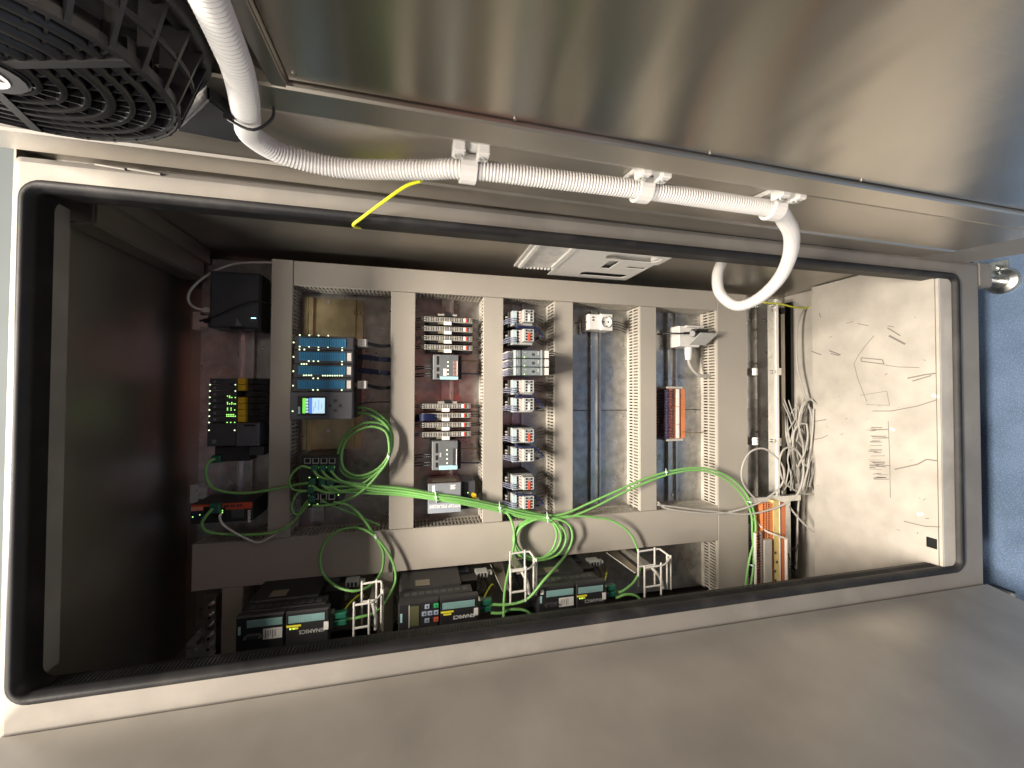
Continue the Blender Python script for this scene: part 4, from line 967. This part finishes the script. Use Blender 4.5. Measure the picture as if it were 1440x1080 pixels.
t.part('strip_print', g, inkm, stuff=True)
for i in range(24):
    y0 = 752 + i * 4; t.part('wire', MB().tube([P(1071, y0, D + .004), P(1068, y0 + 1.4, D - .004), P(1062, y0 + 3, D + .01), P(1054, y0 + 3.5, D + .06)], .0017, 5, 3), (navy, blackw, dgrey)[i % 3])
g = MB()
for k in range(9):
    x, y = 1112 + rnd.uniform(-3, 6), 765 + 8 * k; pts = [P(x + rnd.uniform(-7, 7), y + rnd.uniform(-7, 7), .36 + rnd.uniform(-.02, .03)) for _ in range(4)]; g.tube(pts, .0018, 5, 5)
t.part('cable_ties', g, blackw)

# ---- earth bar
D = .40
t = Thing('earth_bar', 'steel earth bar with a column of bolts at the cabinet edge', 'busbar', P(296, 880, BACK))
a, b = P(286, 838, D), P(305, 838, D); vb_ = .664
t.part('bar', MB().box(a[0], b[0], a[1], vb_, D, D + .006), zincm); t.part('spacer', MB().box(a[0] + .004, b[0] - .004, a[1] + .01, a[1] + .03, D + .0061, BACK - .0002), beige); t.part('side_profile', MB().box(b[0] + .0005, b[0] + .004, a[1], vb_, D - .012, BACK - .0002), zincm)
for i in range(9):
    c = P(297.5 - i * .6, 851 + i * 14.6, D); bt = t.part('bolt', MB().disc(c[0], c[1], D - .012, .0068, .012, 10), zincm); t.part('bolt_hole', MB().disc(c[0] + .001, c[1], D - .0123, .0036, .0002, 6), holes, bt)

# ================================================================== DRIVES with wire cable supports
drvm = M('drive_black', (.020, .020, .022), .45, 0, .15, 40, .05, 400)
def drive(label, x0, xm, x1, y0l, y0r, keypad, mid):
    """front face pixels: left, centre split and right edge; top edge at left/right"""
    D = .205
    a, c_, b = P(x0, y0l, D), P(xm, (y0l + y0r) / 2, D), P(x1, y0r, D)
    v0 = (a[1] + b[1]) / 2; u0, um, u1 = a[0], c_[0], b[0]; v1 = v0 + .075
    t = Thing('frequency_drive', label, 'drive', ((u0 + u1) / 2, (v0 + v1) / 2, BACK), 'black frequency drives')
    pm = t.part('power_module', MB().box(u0 + .004, u1 - .035, v0 - .004, v1, .262, BACK - .0005, .004), blackp)
    t.part('heat_fins', MB().box(u0 - .002, u0 + .0038, v0 + .004, v1, .30, BACK - .0005), dgrey)
    t.part('rear_shell', MB().box(u0 + .002, u1 - .012, v0 - .001, v1, .225, .2618, .003), blackp)
    g = MB()
    for k in range(9): uu = u0 + .012 + (u1 - u0 - .03) * k / 9; g.box(uu, uu + .012, v0 - .0016, v0 - .0008, .236, .25)
    t.part('vent_slots', g, dgrey)
    p = P((x0 * .62 + x1 * .38), y0l - 20, .27); t.part('rating_label', MB().box(um - .055, um - .02, v0 - .0048, v0 - .0042, .275, .305), M('label_brown', (.20, .17, .13), .6))
    lf = t.part('front_left', MB().box(u0, um - .001, v0, v1, D + (.0 if keypad else .002), .2248, .003), drvm)
    rf = t.part('control_unit', MB().box(um + .001, u1, v0, v1, D, .2248, .003), drvm)
    wl, wr = um - u0, u1 - um; F1 = D - .0012; F0 = D + .002
    t.part('teal_flap', MB().box(um + wr * .08, u1 - wr * .10, v0 + .009, v0 + .0245, F1, D + .001, .0006), teal, rf)
    g = MB()
    for k in range(16): uu = um + wr * (.1 + .79 * k / 16); g.box(uu, uu + .0004, v0 + .0095, v0 + .024, F1 - .0003, F1 + .0002)
    t.part('flap_ribs', g, mgrey, rf, stuff=True)
    t.part('yellow_print', MB().box(um + wr * .03, um + wr * .36, v0 + .0285, v0 + .0325, F1 + .0004, D + .0005).box(um + wr * .10, um + wr * .30, v0 + .034, v0 + .038, F1 + .0004, D + .0005), yelp, rf)
    if not keypad: t.part('status_light', MB().disc(um + wr * .12, v0 + .036, F1 - .0004, .0014, .001, 8).disc(um + wr * .2, v0 + .036, F1 - .0004, .0014, .001, 8), ledg, rf)
    t.part('lettering', text_mb(MB(), 'SINAMICS', .0118, u1 - wr * .10, v0 + .0415, F1 + .0005, 'flip'), whitei if keypad else lgrey, rf)
    t.part('marker', MB().box(u1 - wr * .12, u1 - .001, v0 + .029, v0 + .046, F1 - .0006, D + .001), paper, rf)
    if keypad:
        t.part('lcd', MB().box(u0 + wl * .28, u0 + wl * .50, v0 + .008, v0 + .053, D - .0012, D + .001), lcd, lf)
        t.part('lcd_bezel', MB().box(u0 + wl * .25, u0 + wl * .275, v0 + .005, v0 + .056, D - .001, D + .001), beige, lf)
        t.part('brand_field', MB().box(u0 + wl * .05, u0 + wl * .10, v0 + .022, v0 + .042, D - .001, D + .001), tealb, lf)
        for (fu, fv, mt) in ((.70, .012, bluek), (.92, .012, greenb), (.63, .028, bluek), (.77, .028, bluek), (.92, .028, bluek), (.70, .044, bluek), (.92, .044, redp)):
            kk = t.part('key', MB().box(u0 + wl * fu - .0055, u0 + wl * fu + .0055, v0 + fv - .005, v0 + fv + .005, D - .0022, D + .001, .0008), mt, lf)
            t.part('key_mark', MB().box(u0 + wl * fu - .0016, u0 + wl * fu + .0016, v0 + fv - .002, v0 + fv + .002, D - .0025, D - .0021), inkm if mt is bluek else dgreen, kk)
    else:
        t.part('teal_flap', MB().box(u0 + wl * .22, um - wl * .06, v0 + .009, v0 + .0245, F0 - .0012, F0 + .001, .0006), teal, lf)
        t.part('brand_field', MB().box(u0 + wl * .05, u0 + wl * .10, v0 + .02, v0 + .037, F0 - .001, F0 + .001), tealb, lf)
        t.part('data_label', MB().box(u0 + wl * .55, um - wl * .06, v0 + .030, v0 + .052, F0 - .0012, F0 + .001), paper, lf)
        g = MB()
        for k in range(5): g.box(u0 + wl * .60 + k * .0045, u0 + wl * .60 + k * .0045 + .0012, v0 + .033, v0 + .050 - (k % 3) * .003, F0 - .0015, F0 - .0011)
        t.part('label_print', g, inkm, lf)
        t.part('serial_port', MB().box(u0 + wl * .22, u0 + wl * .52, v0 + .038, v0 + .049, F0 - .003, F0 + .001, .001), dgrey, lf)
        for f in (.20, .49): t.part('port_nut', MB().disc(u0 + wl * f, v0 + .0435, F0 - .006, .0032, .007, 6), zincm, lf)
        if mid: t.part('marker', MB().box(u0 + wl * .06, u0 + wl * .14, v0 + .004, v0 + .016, F0 - .001, F0 + .001), paper, lf)
    # connectors at the lower end
    t.part('profibus_plug', MB().box(u1 + .0005, u1 + .006, v0 + .018, v0 + .05, D + .008, D + .03), zincm)
    for k in range(2):
        t.part('network_plug', MB().box(u1 + .0065, u1 + .034, v0 + .020 + k * .016, v0 + .033 + k * .016, D + .010, D + .026, .002), dgreen)
    t.part('bus_screws', MB().box(u1 - .03, u1 + .010, v0 + .008, v1, .30, .34), blackp)
    t.part('fan_grille', MB().box(u1 - .034, u1 - .006, v0 + .004, v1 - .003, .345, BACK - .0005), dgrey)
    # grey motor connector
    g = MB().box(u1 + .012, u1 + .045, v0 + .004, v0 + .018, .33, .36).box(u1 + .0455, u1 + .058, v0 + .007, v0 + .015, .335, .352)
    mc = t.part('motor_connector', g, lgrey, bevel=.001)
    for k in range(3): t.part('slot', MB().box(u1 + .017 + k * .009, u1 + .022 + k * .009, v0 + .006, v0 + .016, .3292, .3299), holes, mc)
    for k in range(6): t.part('wire', MB().tube([(u1 + .02 + .004 * k, v0 + .018, .345), (u1 + .026 + .006 * k, v0 + .030 + .004 * k, .33), (u1 + .02 + .004 * k, v0 + .045 + .003 * k, .32), (u1 - .01, v0 + .05 + .003 * k, .32)], .0016, 5, 5), (blackw, dgrey, brownw)[k % 3])
    t.part('shield_wire', MB().tube([(u1 + .012, v0 + .05, .25), (u1 + .03, v0 + .03, .27), (u1 + .05, v0 + .025, .30), (u1 + .06, v0 + .04, .32)], .0022, 6, 5), ygw)
    return t, u0, u1, v0
drive('black frequency drive with two teal flaps beside the earth bar', 331, 401, 463, 868, 856, False, False)
drive('black frequency drive with a keypad of green, red and grey keys', 560, 618, 673, 851, 836, True, False)
drive('black frequency drive with two teal flaps beside the bare plate section', 757, 810, 852, 825, 820, False, True)

def wire_rack(label, x, y, s, D=.20):
    """bent wire cable support; x,y: upper left post; s: width pixels"""
    t = Thing('cable_support', label, 'cable support', P(x + s / 2, y + 60, .40), 'wire cable supports beside the drives')
    o = Vector(P(x, y, D)); px_ = (P(x + s, y, D)[0] - o.x)
    r = .0026
    def pt(u, v, d): return (o.x + u * px_, o.y + v, D + d)
    bars = [(.05, .020, .0), (.20, .0, .055), (.55, .018, .0), (.72, .0, .055), (.93, .008, .028), (.99, .010, .02)]
    for (u, v, d) in bars:
        t.part('upright', MB().tube([pt(u, v - .003, d), pt(u, .10, d)], r, 8), M('wire_white', (.72, .70, .66), .35, .3))
    top = M('wire_white', (0, 0, 0))
    t.part('cross_wire', MB().tube([pt(.20, .004, .055), pt(.80, .002, .055), pt(.90, .004, .05), pt(.96, .010, .02)], r, 8, 4), top)
    t.part('cross_wire', MB().tube([pt(.05, .024, 0), pt(.60, .022, 0), pt(.80, .020, .01), pt(.96, .014, .02)], r, 8, 4), top)
    t.part('cross_wire', MB().tube([pt(.05, .075, 0), pt(.55, .074, 0)], r, 8), top)
    t.part('cross_wire', MB().tube([pt(.20, .046, .055), pt(.75, .045, .055)], r, 8), top)
    u_ = .45
    t.part('mounting_stem', MB().box(pt(u_, 0, 0)[0], pt(u_ + .2, 0, 0)[0], pt(0, .046, 0)[1], pt(0, .060, 0)[1], D + .058, BACK - .0003), M('stem_grey', (.30, .28, .25), .4, .6))
    t.part('cable_tie', MB().tube([pt(.6, .05, .05), pt(.72, .07, .03), pt(.75, .095, .02)], .0045, 6, 4), greyc)
wire_rack('wire cable support between the earth-bar drive and the keypad drive', 496, 836, 42)
wire_rack('wire cable support standing inside the coiled green cable', 716, 790, 42)
wire_rack('wire cable support in front of the bare galvanised plate section', 904, 786, 46)
# sloping sheet brackets beside the second and third drive
for k, (p0, p1, lab) in enumerate((((690, 794), (707, 832), 'olive sheet bracket behind the coiled green cable'), ((853, 777), (893, 806), 'olive sheet bracket beside the last drive with a bright edge'))):
    a, b = Vector(P(*p0, .40)), Vector(P(*p1, .27)); 
    t = Thing('sheet_bracket', lab, 'bracket', P(*p0, BACK), 'sheet brackets beside the drives')
    w_ = .035
    t.part('sheet', MB().prism([a, b, (b.x + w_ * .5, b.y - .004, b.z), (a.x + w_, a.y - .002, a.z), (a.x + w_, a.y - .002, BACK - .001), (a.x, a.y, BACK - .001)], (0, .002, 0)), M('olive_steel', (.26, .23, .18), .4, .6, .1, 30))
    t.part('bright_edge', MB().tube([a, b], .0012, 6), white)

# ================================================================== CABLES
def cable(name, label, pts, r=.0034, mat=green, group=None, sub=10, cat='cable'):
    return single(name, MB().tube([P(*p) for p in pts], r, 8, sub), mat, label, cat, group=group)
GC = 'green network cables'
d1, d2 = .345, .338
cable('network_cable', 'green cable from the controller display end coiling down into the switch', [(500, 573, .35), (515, 574, .345), (534, 584, d1), (549, 602, d1), (552, 625, d1), (542, 650, d1), (522, 668, d1), (499, 673, d1), (481, 664, d1), (475, 644, d1), (481, 619, d1), (497, 602, d1), (519, 594, d1), (540, 598, d1), (551, 613, d1), (549, 638, d1), (535, 660, d2), (508, 681, d2), (480, 690, d2), (455, 690, .328), (441, 688, .325)], group=GC)
cable('network_cable', 'green cable forming the inner ring of the coil beside the controller', [(500, 580, .35), (520, 583, .34), (540, 595, d2), (549, 612, d2), (546, 640, d2), (530, 660, d2), (505, 669, d2), (486, 662, d2), (480, 645, d2), (485, 622, d2), (500, 607, d2), (522, 600, d2), (541, 606, .331), (547, 622, .331), (546, 645, .331), (534, 664, .331), (510, 690, .331), (480, 706, .331), (455, 711, .325), (440, 711, .325)], group=GC)
ys_ = [(0, -3.2, .000), (1, 0, -.006), (2, 3.4, 0), (3, 1.6, .008), (4, -1.5, .007)]
st0 = [[(441, 660, .325), (446, 668, .32), (462, 674, .325)], [(452, 660, .325), (458, 668, .32), (472, 676, .325)], [(464, 660, .325), (470, 668, .32), (482, 677, .325)], [(452, 680, .325), (460, 687, .32), (476, 690, .33)], [(463, 681, .325), (472, 688, .32), (484, 690, .33)]]
ends = [[(795, 722, d2), (830, 707, d2), (868, 690, d2), (905, 674, d2), (945, 662, d2), (985, 658, d2), (1020, 668, d2), (1046, 690, d2), (1060, 720, .335), (1062, 752, .33), (1053, 790, .325), (1048, 830, .32), (1048, 860, .32)],
        [(800, 727, d2), (836, 713, d2), (870, 696, d2), (905, 680, d2), (945, 666, d2), (985, 661.5, d2), (1017, 672, d2), (1042, 694, d2), (1056, 722, .335), (1058, 752, .33), (1060, 790, .325), (1055, 830, .32), (1054, 860, .32)],
        [(800, 726, d2), (832, 727, d2), (862, 733, d2), (885, 749, d2), (897, 774, d2), (900, 797, .33), (899, 806, .33)],
        [(782, 738, d2), (789, 756, d2), (780, 775, d2), (760, 785, d2), (738, 780, d2), (726, 762, d2), (731, 744, d2), (752, 731, d2), (778, 729, .33), (799, 737, .33), (805, 756, .33), (797, 778, .33), (784, 795, .235), (765, 816, .195), (742, 842, .20), (715, 850, .215), (690, 850, .222)],
        [(776, 733, d1), (783, 752, d1), (774, 776, d1), (752, 787, d1), (731, 779, d1), (722, 760, d1), (729, 740, d1), (750, 728, .35), (770, 731, .35)]]
lab = ['green cable sweeping over two ducts to the widest duct, outer of the two', 'green cable sweeping over two ducts to the widest duct, inner of the two', 'green cable arching down past the wide duct to the last drive', 'green cable with the wide loop hanging from the bundle to the keypad drive', 'green cable wound as the inner ring of the hanging coil']
for i, (k, dy, dd) in enumerate(ys_):
    mid = [(520, 686 + dy, .335 + dd), (565, 690.5 + dy, .335 + dd), (613, 698 + dy * .8, .325 + dd), (650, 703 + dy * .9, .325 + dd), (700, 713 + dy * .8, .333 + dd), (735, 722 + dy, .335 + dd), (768, 727 + dy * .7, .335 + dd)]
    cable('network_cable', lab[i], st0[i] + mid + ends[i], group=GC)
cable('network_cable', 'green cable dropping straight from the bundle in front of a wire support', [(640, 704, .352), (680, 712, .35), (702, 716, .34), (715, 724, .335), (722, 742, .335), (723, 764, .33), (717, 795, .29), (710, 830, .24), (708, 872, .20), (708, 900, .20)], group=GC)
cable('network_cable', 'green cable coiled in a ring over the wide duct near the first drive', [(469, 706, .325), (490, 711, .335), (508, 726, .34), (526, 752, d1), (539, 777, d1), (536, 805, d1), (520, 824, .30), (497, 831, .28), (472, 824, .30), (454, 806, .335), (450, 783, d1), (458, 761, d1), (475, 747, d1), (500, 742, d1), (522, 750, d2), (541, 770, d2), (554, 795, d2), (556, 818, .33), (546, 840, .29), (530, 860, .25), (505, 868, .23), (480, 872, .228)], group=GC)
cable('network_cable', 'dim green cable from the lower switch ports into the ring', [(452, 704, .326), (470, 712, .335), (495, 722, .345), (520, 733, .35), (533, 738, .36)], group=GC, r=.0026)
cable('network_cable', 'green cable from the remote station crossing the narrow duct', [(302, 645, .37), (292, 652, .36), (290, 668, .355), (297, 684, .352), (318, 692, .35), (350, 693, .35), (385, 688, .348), (415, 682, .34), (434, 679, .325)], group=GC)
cable('network_cable', 'green cable from the orange gateway passing under the narrow duct end', [(299, 715, .318), (288, 728, .315), (284, 738, .318), (291, 747, .33), (315, 751, .345), (350, 752, .348), (388, 748, .348), (412, 735, .345), (424, 716, .335), (434, 703, .325)], group=GC)
cable('network_cable', 'short green cable bowing out of the switch toward the narrow duct', [(436, 658, .325), (424, 656, .32), (412, 665, .325), (407, 678, .33), (412, 688, .335), (425, 690, .33), (436, 690, .325)], group=GC, r=.0028)
cable('network_cable', 'small green cable loop at the end of the switch', [(436, 690, .325), (420, 693, .33), (411, 708, .335), (412, 720, .335), (420, 724, .335), (428, 716, .33), (436, 704, .325)], group=GC, r=.0028)
cable('network_cable', 'off-white network cable from the orange gateway hanging over the wide duct', [(311, 722, .322), (309, 728, .318), (314, 738, .325), (330, 749, .34), (350, 759, .352), (362, 763, .352), (376, 758, .352), (392, 748, .352)], mat=whitec, r=.0026)
cable('network_cable', 'green cable from the keypad drive toward the wire support behind it', [(690, 862, .225), (705, 862, .22), (720, 857, .22), (740, 859, .22), (752, 872, .22)], group=GC)
cable('network_cable', 'short green cable with white sleeve rising from the last drive', [(868, 833, .225), (876, 831, .225), (890, 820, .24), (898, 808, .26)], group=GC)
cable('network_cable', 'short green cable curving over from the last drive to the wire support', [(866, 841, .225), (880, 836, .22), (895, 838, .22), (904, 851, .22), (906, 870, .22)], group=GC)
for i, (dy, dd, lb_, tail) in enumerate(((5.5, .004, 'green cable at the lower side of the long bundle, looping widest below it', [(790, 741, .34), (796, 760, .34), (784, 780, .34), (758, 788, .34), (735, 784, .34), (724, 768, .34), (727, 748, .34), (742, 734, .345), (765, 730, .345)]),
                                          (-4.8, .004, 'green cable at the upper side of the long bundle, ending at the contactor duct tie', [(785, 724, .345), (800, 725, .35)]))):
    cable('network_cable', lb_, [(438 + 14 * i, 682, .325), (455 + 8 * i, 692 - 6 * i, .32), (480, 692 - 8 * i, .328), (520, 688 + dy, .337 + dd), (565, 691 + dy, .337 + dd), (613, 698 + dy * .8, .327 + dd), (650, 704 + dy * .8, .327 + dd), (700, 714 + dy * .8, .335 + dd), (735, 722 + dy, .337 + dd), (768, 728 + dy * .7, .337 + dd)] + tail, group=GC)
# white ties
for k, (x, y, d, lab) in enumerate(((613, 699, .319, 'white cable tie around the green bundle over the power supply'), (703, 714, .322, 'white cable tie on the green bundle at the contactor duct'), (770, 728, .322, 'white cable tie where the green bundle fans out'), (546, 642, .325, 'white cable tie on the green coil beside the controller'), (937, 664, .333, 'white cable tie on the two sweeping green cables'), (1058, 795, .318, 'white cable tie low on the two descending green cables'), (1055, 706, .330, 'white cable tie high on the two descending green cables'), (528, 755, .336, 'white cable tie on the green ring near the first drive'))):
    h = 8 if k < 3 else 5
    g = MB(); sgn = (1, .2) if k in (5, 6) else (.12, 1)
    g.tube([P(x - h * sgn[0], y - h * sgn[1], d + .012), P(x - h * .6 * sgn[0], y - h * .6 * sgn[1], d), P(x + h * .6 * sgn[0], y + h * .6 * sgn[1], d), P(x + h * sgn[0], y + h * sgn[1], d + .012)], .0014, 6, 4)
    c = P(x, y, d - .002); g.box(c[0] - .003, c[0] + .003, c[1] - .0025, c[1] + .0025, d - .005, d)
    single('cable_tie', g, M('tie_white', (.66, .74, .72), .4), lab, 'cable tie', group='cable ties on the green cables')
# grey cables at the lower end
GG = 'grey cables beside the bottom sheet'
gd = .33
cable('control_cable', 'light grey cable looping once around the zinc channel', [(925, 710, .352), (950, 713, .35), (1000, 719, .345), (1050, 723, .335), (1085, 716, .325), (1110, 705, .31), (1124, 690, .30), (1130, 662, .30), (1125, 640, .30), (1112, 629, .30), (1100, 635, .30), (1096, 655, .305), (1103, 678, .31), (1125, 693, .33), (1143, 695, .345)], mat=greyc, r=.0030, group=GG)
cable('control_cable', 'light grey cable making a wide loop over the widest duct', [(925, 706, .358), (938, 715, .352), (980, 721, .348), (1015, 722, .345), (1055, 712, .33), (1082, 698, .32), (1100, 680, .31), (1102, 660, .305), (1092, 643, .305), (1074, 631, .31), (1056, 635, .32), (1045, 652, .325), (1043, 672, .33), (1050, 688, .34), (1066, 705, .345), (1080, 716, .35)], mat=greyc, r=.0030, group=GG)
hang = [[(1139, 428, .40), (1126, 443, .39), (1120, 470, .385), (1121, 515, .38), (1130, 550, .37), (1142, 590, .36), (1140, 640, .35), (1128, 690, .35)],
        [(1098, 572, .42), (1104, 590, .41), (1106, 615, .40), (1112, 640, .40), (1120, 680, .40)], [(1106, 585, .42), (1108, 605, .40), (1112, 630, .39), (1116, 650, .39)],
        [(1140, 561, .34), (1130, 567, .345), (1124, 585, .35), (1124, 605, .355), (1129, 625, .36), (1130, 660, .36), (1126, 685, .36)], [(1140, 561, .34), (1150, 572, .335), (1155, 595, .335), (1152, 625, .335), (1146, 655, .345), (1138, 685, .35)],
        [(1144, 575, .34), (1143, 600, .34), (1140, 630, .345), (1136, 655, .35)], [(1134, 596, .35), (1124, 597, .355), (1116, 610, .36), (1115, 640, .365), (1119, 670, .37)],
        [(1134, 596, .35), (1136, 612, .35), (1132, 635, .355), (1121, 660, .36), (1123, 680, .36)], [(1128, 650, .36), (1137, 660, .355), (1135, 680, .36), (1130, 695, .36)], [(1103, 700, .37), (1112, 715, .36), (1126, 732, .35), (1143, 748, .342)],
        [(1060, 730, .35), (1075, 745, .335), (1090, 752, .32), (1107, 758, .315)], [(1100, 690, .38), (1103, 720, .38), (1104, 760, .38)], [(1125, 690, .37), (1122, 720, .37), (1121, 760, .37), (1119, 800, .36)]]
hl_ = ['grey cable bowing behind the far corner of the bottom sheet', 'grey cable hanging just behind the zinc channel', 'short grey cable beside the dark post', 'grey cable in the tall hanging loop, left strand', 'grey cable in the tall hanging loop lying on the bottom sheet edge', 'straight pale grey cable inside the tall hanging loop', 'grey cable curving out of the middle of the bundle', 'grey cable crossing inside the bundle', 'short grey cable at the knot of the bundle', 'grey cable running from the terminal block onto the bottom sheet', 'white cable lying across the terminal block', 'grey cable dropping behind the terminal block', 'grey cable dropping from the knot past the terminal block']
for pts, lb_ in zip(hang, hl_): cable('control_cable', lb_, pts, mat=greyc if 'white' not in lb_ else whitec, r=.0031, group=GG)
rw = random.Random(11)
g = MB()
for k in range(12):
    x0 = 1106 + 34 * rw.random(); pts = [P(x0 + rw.uniform(-9, 9), 566 + q_ * 24 + rw.uniform(-6, 6), .385 - .02 * rw.random()) for q_ in range(6)]
    g.tube(pts, .0021, 6, 6)
single('control_wires', g, greyc, 'tangle of thin grey wires hanging behind the thicker grey cables', 'wires', kind='stuff')
cable('earth_cable', 'yellow-green and white earth wire by the conduit loop', [(1070, 425, .37), (1082, 426, .372), (1100, 428, .38), (1112, 431, .385), (1126, 433, .39), (1142, 432, .39)], mat=ygw, r=.0028)
g = MB()
for k in range(14): y = 708 + k * 1.9; x = 1010 + k * 0
single('pipe_stub', MB().cyl(P(816, 452, .44), P(816, 470, .44), .006, 10), zincm, 'small zinc stub on the plate beside the socket outlet', 'stub')

# ================================================================== PERSON taking the picture (seen only as the red and blue sheen in the bare metal)
def person():
    J = {}; E_ = []; rad = {}
    def j(n, u, v, d, r, p=None):
        J[n] = (u, v, d); rad[n] = r
        if p: E_.append((p, n))
    B = -1.32
    j('pelvis', .70, 0, B, (.155, .11)); j('belly', .56, 0, B, (.145, .105), 'pelvis'); j('chest', .34, 0, B, (.165, .12), 'belly'); j('collar', .20, 0, B, (.12, .09), 'chest')
    j('neck', .12, 0, B + .01, (.055, .058), 'collar'); j('jaw', .04, 0, B + .03, (.068, .078), 'neck'); j('brow', -.05, 0, B + .02, (.075, .092), 'jaw'); j('crown', -.13, 0, B + .01, (.055, .066), 'brow')
    for s, k in ((-1, 'r'), (1, 'l')):
        j('sh' + k, .21, s * .19, B, (.062, .062), 'collar'); j('el' + k, .40, s * .24, B + .16, (.046, .046), 'sh' + k); j('wr' + k, .16, s * .12, B + .40, (.032, .030), 'el' + k); j('pa' + k, .10, s * .09, B + .44, (.038, .020), 'wr' + k)
        for f in range(4):
            j('f%d' % f + k, .055 - .012 * f, s * (.082 - .004 * f) + s * .012 * (f - 1.5), B + .455, (.0095, .0095), 'pa' + k); j('g%d' % f + k, .03 - .016 * f, s * (.05 + .010 * (f - 1.5)), B + .462, (.008, .008), 'f%d' % f + k)
        j('th' + k, .085, s * .055, B + .435, (.010, .010), 'pa' + k); j('tj' + k, .06, s * .035, B + .445, (.009, .009), 'th' + k)
        j('hip' + k, .80, s * .095, B, (.095, .10), 'pelvis'); j('kn' + k, 1.17, s * .11, B + .02, (.062, .066), 'hip' + k); j('an' + k, 1.55, s * .12, B - .02, (.042, .046), 'kn' + k); j('to' + k, ZC - .030, s * .14, B + .13, (.042, .028), 'an' + k)
    names = list(J); me = bpy.data.meshes.new('person'); o0 = Vector((ZC, 0, B))
    me.from_pydata([L(*(Vector(J[n]) - o0)) for n in names], [(names.index(a), names.index(b)) for a, b in E_], [])
    ob = bpy.data.objects.new('person', me); C.objects.link(ob); sk_ = ob.modifiers.new('skin', 'SKIN'); sk_.use_smooth_shade = True
    for i, n in enumerate(names): me.skin_vertices[0].data[i].radius = rad[n]; me.skin_vertices[0].data[i].use_root = (n == 'pelvis')
    ob.modifiers.new('sub', 'SUBSURF').levels = 1; bpy.context.view_layer.update()
    m2 = bpy.data.meshes.new_from_object(ob.evaluated_get(bpy.context.evaluated_depsgraph_get())); bpy.data.objects.remove(ob)
    for mt in (M('red_sweater', (.75, .07, .05), .85, 0, .1, 30), M('blue_trousers', (.03, .05, .12), .85, 0, .1, 30), M('skin_tone', (.50, .30, .21), .55), M('dark_shoes', (.02, .02, .02), .5), M('brown_hair', (.05, .03, .02), .6)): m2.materials.append(mt)
    for p in m2.polygons:
        p.use_smooth = True; z = p.center.z; y = p.center.y
        p.material_index = 3 if z < .10 else 1 if z < .93 else 4 if z > 1.70 or (z > 1.6 and y < -.02) else 2 if (z > 1.49 and abs(p.center.x) < .09 and y < .12) or y > .37 else 0
    o2 = bpy.data.objects.new('person', m2); C.objects.link(o2); o2.location = W(*o0)
    return tag(o2, 'person in a red sweater and blue trousers reflected in the bare plate', 'person')
person()
